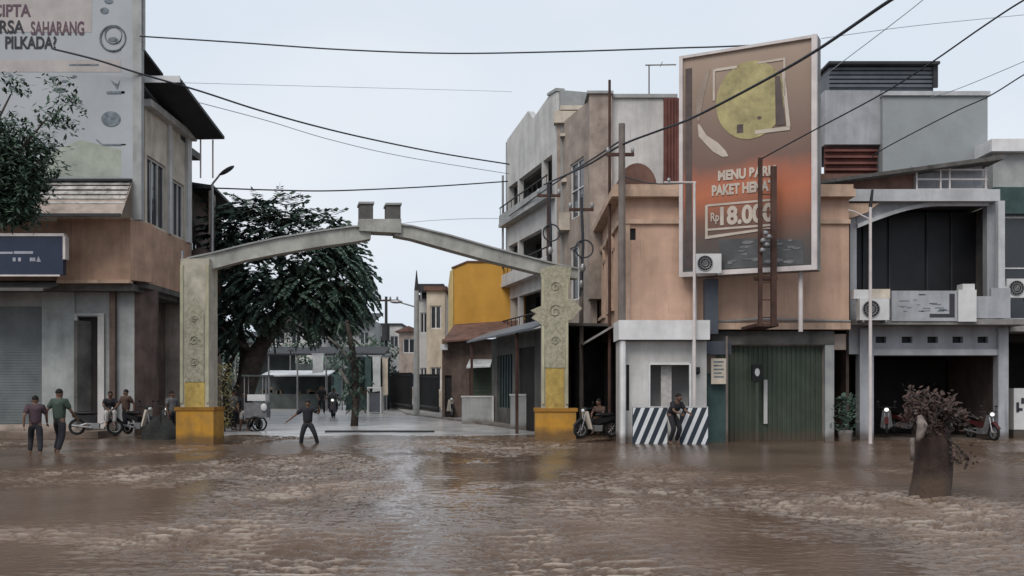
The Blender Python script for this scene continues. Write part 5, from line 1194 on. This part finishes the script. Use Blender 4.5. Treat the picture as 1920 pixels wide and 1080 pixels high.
sit = dict(pelvis=(0, .05, .62), waist=(0, .02, .75), chest=(0, -.1, .95), neck=(0, -.16, 1.1), head=(0, -.19, 1.2), crown=(0, -.19, 1.28), ls=(.16, -.1, 1.02), rs=(-.16, -.1, 1.02), le=(.24, -.25, .82), lw=(.14, -.4, .72), lh=(.1, -.46, .7), re=(-.24, -.25, .82), rw=(-.14, -.4, .72), rh=(-.1, -.46, .7),
           lp=(.1, .02, .58), lk=(.14, -.4, .6), la=(.13, -.32, .16), lt=(.13, -.44, .12), rp=(-.1, .02, .58), rk=(-.14, -.4, .6), ra=(-.13, -.32, .16), rt=(-.13, -.44, .12))
person('crouching person in dark clothes between the two striped barriers', (WX(1261, 30.7), 30.7, .02), R(35), 'cloth_black', 'cloth_black', dict(pelvis=(0, .08, .80), waist=(0, .02, .92), chest=(0, -.14, 1.1), neck=(0, -.22, 1.24), head=(0, -.26, 1.34), crown=(0, -.26, 1.42), ls=(.16, -.16, 1.18), rs=(-.16, -.16, 1.18), le=(.24, -.3, .96), lw=(.2, -.48, .9), lh=(.18, -.55, .88), re=(-.24, -.3, .96), rw=(-.2, -.48, .9), rh=(-.18, -.55, .88), lk=(.13, -.18, .44), rk=(-.13, -.2, .44), la=(.13, 0, .05), ra=(-.13, .0, .05), lt=(.13, -.14, 0), rt=(-.13, -.14, 0)), 1.75)
person('person in a dark shirt sitting by the doorway of the left corner shop', (WX(206, 34.6), 34.6, .35), R(25), 'cloth_black', 'cloth_pale', sit, 1.6)

person('person in brown with dark trousers standing by the brown corner wall on the left', (WX(236, 35.0), 35.0, .1), R(-30), 'cloth_brown', 'cloth_black', walk, 1.62)
person('person in grey standing nearest the left gate pillar on its left side', (WX(322, 34.4), 34.4, .05), R(60), 'cloth_grey', 'cloth_black', {}, 1.62)
person('person in pale shorts and dark top standing under the big tree beside the cart', (WX(458, 38.9), 38.9, 0), R(20), 'cloth_black', 'cloth_pale', walk, 1.66, False)
person('small distant person in black standing on the dry road left of the rider', (WX(603, 55), 55, gz(55)+.03), R(20), 'cloth_black', 'cloth_black', walk, 1.65)

# ================================================================ MOTORCYCLES
def motorcycle(label, loc, rz, body='plastic_red', shield='cloth_grey', group='parked motorcycles', lit=False):
    t = thing('motorcycle', label, 'motorcycle', loc, rz, group)      # faces +x
    for x in (-.62, .62):
        w_ = link('wheel', MB().ring((x, 0, .29), .235, .05, 'y', 24, 8), 'rubber', t, True)
        r = MB().ring((x, 0, .29), .19, .015, 'y', 20, 5).tube([(x, -.06, .29), (x, .06, .29)], .04, 8)
        for k in range(8): a_ = math.pi*k/4; r.tube([(x, 0, .29), (x+.19*math.cos(a_), 0, .29+.19*math.sin(a_))], .008, 4)
        link('rim', r, 'steel', w_)
    link('frame', MB().tube([(-.62, -.09, .29), (-.3, -.09, .4), (.05, -.05, .35), (.35, 0, .5), (.42, 0, .85)], .035, 8).box(-.18, .12, -.1, .1, .22, .42), 'steel', t)
    link('fork', MB().tube([(.62, .07, .29), (.44, .06, .86)], .022, 6).tube([(.62, -.07, .29), (.44, -.06, .86)], .022, 6), 'steel', t)
    link('body_panel', MB().hull8([(-.75, -.1, .62), (.0, -.12, .45), (.02, -.11, .62), (-.78, -.09, .74)], [(-.75, .1, .62), (.0, .12, .45), (.02, .11, .62), (-.78, .09, .74)]), body, t)
    link('leg_shield', MB().hull8([(.28, -.2, .3), (.34, -.2, .3), (.50, -.13, .88), (.40, -.13, .88)], [(.28, .2, .3), (.34, .2, .3), (.50, .13, .88), (.40, .13, .88)]), shield, t)
    link('front_fender', MB().hull8([(.42, -.07, .52), (.72, -.07, .58), (.9, -.07, .42), (.62, -.07, .66)], [(.42, .07, .52), (.72, .07, .58), (.9, .07, .42), (.62, .07, .66)]), body, t)
    link('seat', MB().ell((-.35, 0, .76), (.42, .13, .07), 14, 8), 'black', t, True)
    link('handlebar', MB().tube([(.30, -.33, .98), (.40, -.12, .98), (.42, 0, .95), (.40, .12, .98), (.30, .33, .98)], .016, 6).ell((.44, 0, .93), (.1, .12, .09), 10, 6), 'black', t)
    link('headlight', MB().ell((.53, 0, .90), (.045, .08, .065), 10, 8), 'lamp_lit' if lit else 'plastic_white', t, True)
    link('mirror', MB().tube([(.36, -.24, .98), (.34, -.27, 1.14)], .008, 5).ell((.34, -.28, 1.17), (.015, .055, .035), 8, 6).tube([(.36, .24, .98), (.34, .27, 1.14)], .008, 5).ell((.34, .28, 1.17), (.015, .055, .035), 8, 6), 'black', t)
    link('exhaust', MB().tube([(-.1, -.14, .26), (-.75, -.16, .34)], [.03, .05], 8), 'steel', t)
    return t
m0 = motorcycle('motorcycle with a lit headlight at the left side of the open garage', (WX(1662, 34.6), 34.6, .1), R(-110), lit=True)
dup(m0, (WX(1842, 34.2), 34.2, -.05), R(-80), 'motorcycle with a lit headlight at the right side of the open garage')
m1 = motorcycle('motorcycle with a pale leg shield beside the right gate pillar', (WX(1118, 32.8), 32.8, .1), R(-150), 'black', 'cream')
dup(m0, (WX(1700, 35.2), 35.2, .1), R(-70), 'dark motorcycle between the two lit ones in the open garage')
dup(m1, (WX(1770, 35.4), 35.4, .1), R(-100), 'motorcycle half hidden behind the stump planter in the garage')
dup(m1, (WX(262, 34.6), 34.6, .12), R(-30), 'motorcycle parked before the brown corner wall on the left')
dup(m0, (WX(308, 35.2), 35.2, .12), R(-60), 'motorcycle next to the left gate pillar')
dup(m1, (WX(180, 34.4), 34.4, .12), R(10), 'motorcycle in front of the dark door of the left shop')
dup(m1, (WX(848, 53.0), 50.0, gz(50)+.13), R(-70), 'motorcycle parked by the door of the yellow building')
mr = dup(m0, (WX(625, 52), 52, gz(52)+.03), R(-85), 'motorcycle ridden towards the flood on the dry road')
mr2 = dup(m1, (WX(476, 40.2), 40.2, .1), R(-60), 'motorcycle parked beside the trunk of the big tree')
ride = dict(sit); ride.update(pelvis=(0, .32, .80), waist=(0, .3, .95), chest=(0, .22, 1.16), neck=(0, .18, 1.31), head=(0, .17, 1.41), crown=(0, .17, 1.49), ls=(.17, .2, 1.24), rs=(-.17, .2, 1.24), le=(.28, .02, 1.06), lw=(.3, -.2, .99), lh=(.3, -.27, .99), re=(-.28, .02, 1.06), rw=(-.3, -.2, .99), rh=(-.3, -.27, .99), lp=(.12, .28, .78), rp=(-.12, .28, .78), lk=(.2, -.1, .66), rk=(-.2, -.1, .66), la=(.16, .0, .32), ra=(-.16, .0, .32), lt=(.16, -.12, .28), rt=(-.16, -.12, .28))
person('person in dark clothes riding the motorcycle on the dry road', (WX(625, 52), 52, gz(52)+.03), R(5), 'cloth_grey', 'cloth_black', ride, 1.65)
person('person bending by the pale shielded motorcycle near the right gate pillar', (WX(1128, 33.4), 33.4, .1), R(-40), 'cloth_brown', 'cloth_black', sit, 1.6)
person('person in dark clothes standing by the cart at the big tree', (WX(438, 39.6), 39.6, .05), R(150), 'cloth_grey', 'cloth_black', {}, 1.65)

# ================================================================ STREET STUFF
t = thing('vendor_cart', 'small vendor cart with a white box under the big tree', 'cart', (WX(482, 39.0), 39.0, 0))
link('box', MB().box(-.32, .4, -.25, .25, 1.25, 1.5), 'plastic_white', t); link('counter', MB().box(-.4, .45, -.3, .3, .6, 1.18), 'cloth_grey', t)
link('roof', MB().box(-.5, .55, -.4, .4, 2.2, 2.26), 'tarp', t)
pm = MB()
for x in (-.42, .42):
    for y in (-.3, .3): pm.tube([(x, y, .5), (x, y, 2.2)], .02, 5)
link('post', pm, 'steel', t)
for y in (-.33, .33): link('wheel', MB().ring((0, y, .34), .28, .035, 'y', 20, 6).tube([(0, y-.03, .34), (0, y+.03, .34)], .05, 8), 'rubber', t)
link('water_jug', MB().ell((.35, -.36, 1.0), (.13, .06, .15), 10, 8), 'plastic_white', t, True)
# piled goods on the left
t = thing('covered_goods', 'dark tarpaulin covered heap beside the doorway of the left shop', 'goods', (WX(300, 34.2), 34.2, -.2))
hp = MB(); n = 16
for j in range(7):
    for k in range(n):
        a_ = 2*math.pi*k/n; r = (1-(j/6)**2.2)**.5 if j < 6 else .05; hp.v.append((.65*r*math.cos(a_)*(1+.16*math.sin(3*a_+j)), .5*r*math.sin(a_)*(1+.14*math.sin(5*a_)), .95*j/6+.12*math.sin(3*a_+1)*(j > 1)+.07*math.sin(7*a_)))
for j in range(6):
    for k in range(n): hp.f.append((j*n+k, j*n+(k+1) % n, (j+1)*n+(k+1) % n, (j+1)*n+k))
hp.f.append(tuple(6*n+k for k in range(n)))
link('tarpaulin', hp, mat('tarp_dark', (.04, .042, .038), var=.3, bump=.5), t, True); link('pallet', MB().box(-.7, .7, -.55, .55, -.3, .18), 'box_brown', t)
# truck and stalls at the end
TDk = 74; gzz = gz(TDk)
t = thing('parked_truck', 'dark green box truck parked across the far end under the tree', 'truck', (WX(560, TDk), TDk, gzz))
link('cargo_box', MB().box(-2.4, 1.6, -.2, 1.9, .75, 3.1), 'tarp', t)
link('cab', MB().hull8([(1.62, -.2, .5), (3.1, -.2, .5), (2.8, -.2, 2.3), (1.62, -.2, 2.4)], [(1.62, 1.8, .5), (3.1, 1.8, .5), (2.8, 1.8, 2.3), (1.62, 1.8, 2.4)]), 'teal', t)
link('window', MB().box(1.85, 2.65, -.22, -.2, 1.5, 2.15), 'glass', t); link('stripe', MB().box(-2.4, 1.6, -.22, -.2, 1.9, 2.2), 'tarp_white', t)
link('chassis', MB().box(-2.3, 3.0, 0, 1.7, .45, .749), 'black', t)
for x in (-1.5, 2.3): wo = link('wheel', MB().ring((x, -.1, .42), .32, .12, 'y', 20, 8), 'rubber', t, True); link('rim', MB().disc(x, .42, .2, .2, -.15, -.05), 'steel', wo)
def stall(label, px, D_, w_, h_, m_, rm_):
    t = thing('market_stall', label, 'market stall', (WX(px, D_), D_, gz(D_)), 0, 'market stalls at the end of the street')
    link('canopy', MB().hull8([(-w_/2, -1.3, h_-.35), (w_/2, -1.3, h_-.35), (w_/2, 1.2, h_), (-w_/2, 1.2, h_)], [(-w_/2, -1.3, h_-.27), (w_/2, -1.3, h_-.27), (w_/2, 1.2, h_+.08), (-w_/2, 1.2, h_+.08)]), rm_, t)
    link('counter', MB().box(-w_*.42, w_*.42, -.6, .4, .0, 1.0), m_, t); link('back_cloth', MB().box(-w_*.45, w_*.45, 1.0, 1.04, 0, h_-.1), m_, t)
    for x in (-w_/2+.1, w_/2-.1): link('post', MB().tube([(x, -1.1, 0), (x, -1.1, h_-.33)], .04, 6), 'steel', t)
    gd = MB(); r_ = random.Random(int(px))
    for k in range(9): x = r_.uniform(-w_*.38, w_*.38); gd.box(x, x+.3, -.5, -.1, 1.002, 1.0+r_.uniform(.12, .5))
    link('goods', gd, 'box_brown', t)
stall('market stall with a white awning left of the slim tree', 560, 66, 4.4, 2.5, 'tarp', 'tarp_white')
stall('market stall with a grey green awning right of the slim tree', 688, 64, 3.0, 3.6, 'teal', 'tarp')
stall('market stall with a dark awning behind the tree trunk', 500, 70, 4.0, 4.2, 'tarp', 'tarp')
t = thing('white_table', 'white framed table standing on the dry road right of the slim tree', 'table', (WX(703, 57), 57, gz(57)+.03))
link('top', MB().box(-.4, .4, -.35, .35, 1.45, 1.53), 'plastic_white', t)
for x in (-.37, .37): link('leg', MB().box(x-.035, x+.035, -.33, -.27, 0, 1.448).box(x-.035, x+.035, .27, .33, 0, 1.448), 'plastic_white', t)
link('shelf_unit', MB().box(-.3, .3, -.2, .3, .1, 1.2), 'louvre', t)
# distant trees
def fartree(label, px, D_, ytop, r, m='leaf_dark'):
    t = thing('background_tree', label, 'tree', (WX(px, D_), D_, gz(D_))); h = WZ(ytop, D_)-gz(D_); lf = MB()
    link('trunk', MB().tube([(0, 0, -.1), (.1, 0, h*.6)], [.25, .1], 8), 'bark', t)
    for k in range(900):
        a_ = rnd.uniform(0, 6.28); u = rnd.uniform(-1, 1); q = rnd.random()**.4*(1+.2*math.sin(a_*3)); rr = r*q*math.sqrt(1-u*u)
        leafquad(lf, (rr*math.cos(a_), rr*math.sin(a_), h-r*.9+u*r*.9*q), (rnd.uniform(-1, 1), rnd.uniform(-1, 1), rnd.uniform(-1, .3)), (0, -.4, 1), rnd.uniform(.4, .7), .28)
    link('crown', lf, m, t)
fartree('round tree behind the market stalls at the street end', 640, 88, 640, 2.8)
fartree('tree behind the far white house near the big trunk', 430, 84, 615, 3.2)
fartree('small tree rising at the far bend of the street', 700, 98, 628, 2.6, 'leaf_mid')
fartree('tree peeking between the far houses beneath the big crown', 540, 100, 628, 3.2, 'leaf_mid')

# ================================================================ WIRES
def wire(label, pts, r, m='wire'):
    """pts: (px, py, depth) support points, smoothed into a hanging line"""
    P_ = [Vector((WX(a, d), d, WZ(b_, d))) for a, b_, d in pts]; out_ = []
    for i_ in range(len(P_)-1):
        p0, p1, p2, p3 = P_[max(i_-1, 0)], P_[i_], P_[i_+1], P_[min(i_+2, len(P_)-1)]
        for k in range(8):
            u = k/8; out_.append(.5*((2*p1)+(p2-p0)*u+(2*p0-5*p1+4*p2-p3)*u*u+(3*p1-p0-3*p2+p3)*u**3))
    out_.append(P_[-1]); o_ = out_[0]
    o = link('overhead_wire', MB().tube([p-o_ for p in out_], r, 5), m, None, True, tuple(o_))
    tag(o, label, 'wire', 'overhead wires'); return o
wire('thick black cable sweeping from the top edge across the billboard', [(1760, -50, 17), (1670, 0, 18.5), (1530, 95, 22), (1420, 158, 25), (1300, 220, 28.5), (1240, 243, 31), (1165, 272, 32.3), (1100, 310, 35), (1020, 346, 42)], .036)
wire('black cable from the upper right corner passing over the rooftop shed', [(2000, -40, 22), (1920, 0, 23), (1840, 52, 24.5), (1745, 118, 26), (1650, 178, 27.5), (1515, 250, 29.5), (1427, 298, 30.68)], .022)
wire('cable rising to the right edge over the grey rooftop block', [(2000, 95, 24), (1920, 140, 25.5), (1855, 180, 27), (1785, 212, 28.5), (1655, 280, 31), (1632, 300, 31.6)], .018)
wire('faint thin cable above the louvred rooftop shed', [(1760, -30, 26), (1730, 0, 27), (1660, 55, 28), (1590, 108, 30), (1535, 150, 31)], .012, 'wire_pale')
wire('faint level cable between the billboard top and the right edge', [(2000, 20, 40), (1845, 35, 38), (1700, 50, 36), (1540, 72, 34)], .012, 'wire_pale')
wire('faint cable just above the grey rooftop block at right', [(1960, 95, 30), (1920, 115, 31), (1800, 165, 33), (1745, 182, 34.5)], .012, 'wire_pale')
wire('long nearly level cable high across the whole sky', [(262, 68, 35), (450, 80, 35), (640, 93, 35), (840, 100, 35), (1050, 97, 34), (1270, 90, 32.6), (1340, 88, 32.2), (1440, 84, 31.55)], .028)
wire('cable sloping from the left canopy down to the terrace building', [(100, 92, 34.6), (180, 112, 34.8), (262, 138, 35.2), (372, 170, 36.5), (480, 205, 38), (590, 236, 40), (700, 262, 43), (830, 288, 47), (955, 308, 50.5)], .036)
wire('thin pale cable below the sloping cable', [(372, 192, 36), (500, 226, 38), (620, 262, 40), (760, 294, 44), (955, 326, 50.5)], .016, 'wire_pale')
wire('cable strung between the street lamp and the terrace building', [(360, 352, 43), (410, 353, 42), (500, 356, 43), (600, 358, 44), (700, 355, 46), (820, 349, 48), (952, 340, 50.5)], .032)
wire('very faint cable high in the sky right of the left canopy', [(340, 155, 37), (600, 162, 40), (900, 170, 46), (960, 172, 48)], .009, 'wire_pale')
wire('faint cable right of the gate crown', [(745, 420, 52), (800, 414, 52), (880, 410, 52), (955, 410, 50.5)], .014, 'wire_pale')
wire('cable hanging before the terrace building to the brown pole', [(955, 405, 50), (1000, 372, 46), (1060, 330, 39), (1100, 305, 36), (1166, 262, 32.4)], .03)
wire('short service cable from the brown pole to the peach building', [(1166, 330, 32.3), (1210, 342, 32.0), (1250, 345, 31.6), (1302, 342, 31.2)], .02)
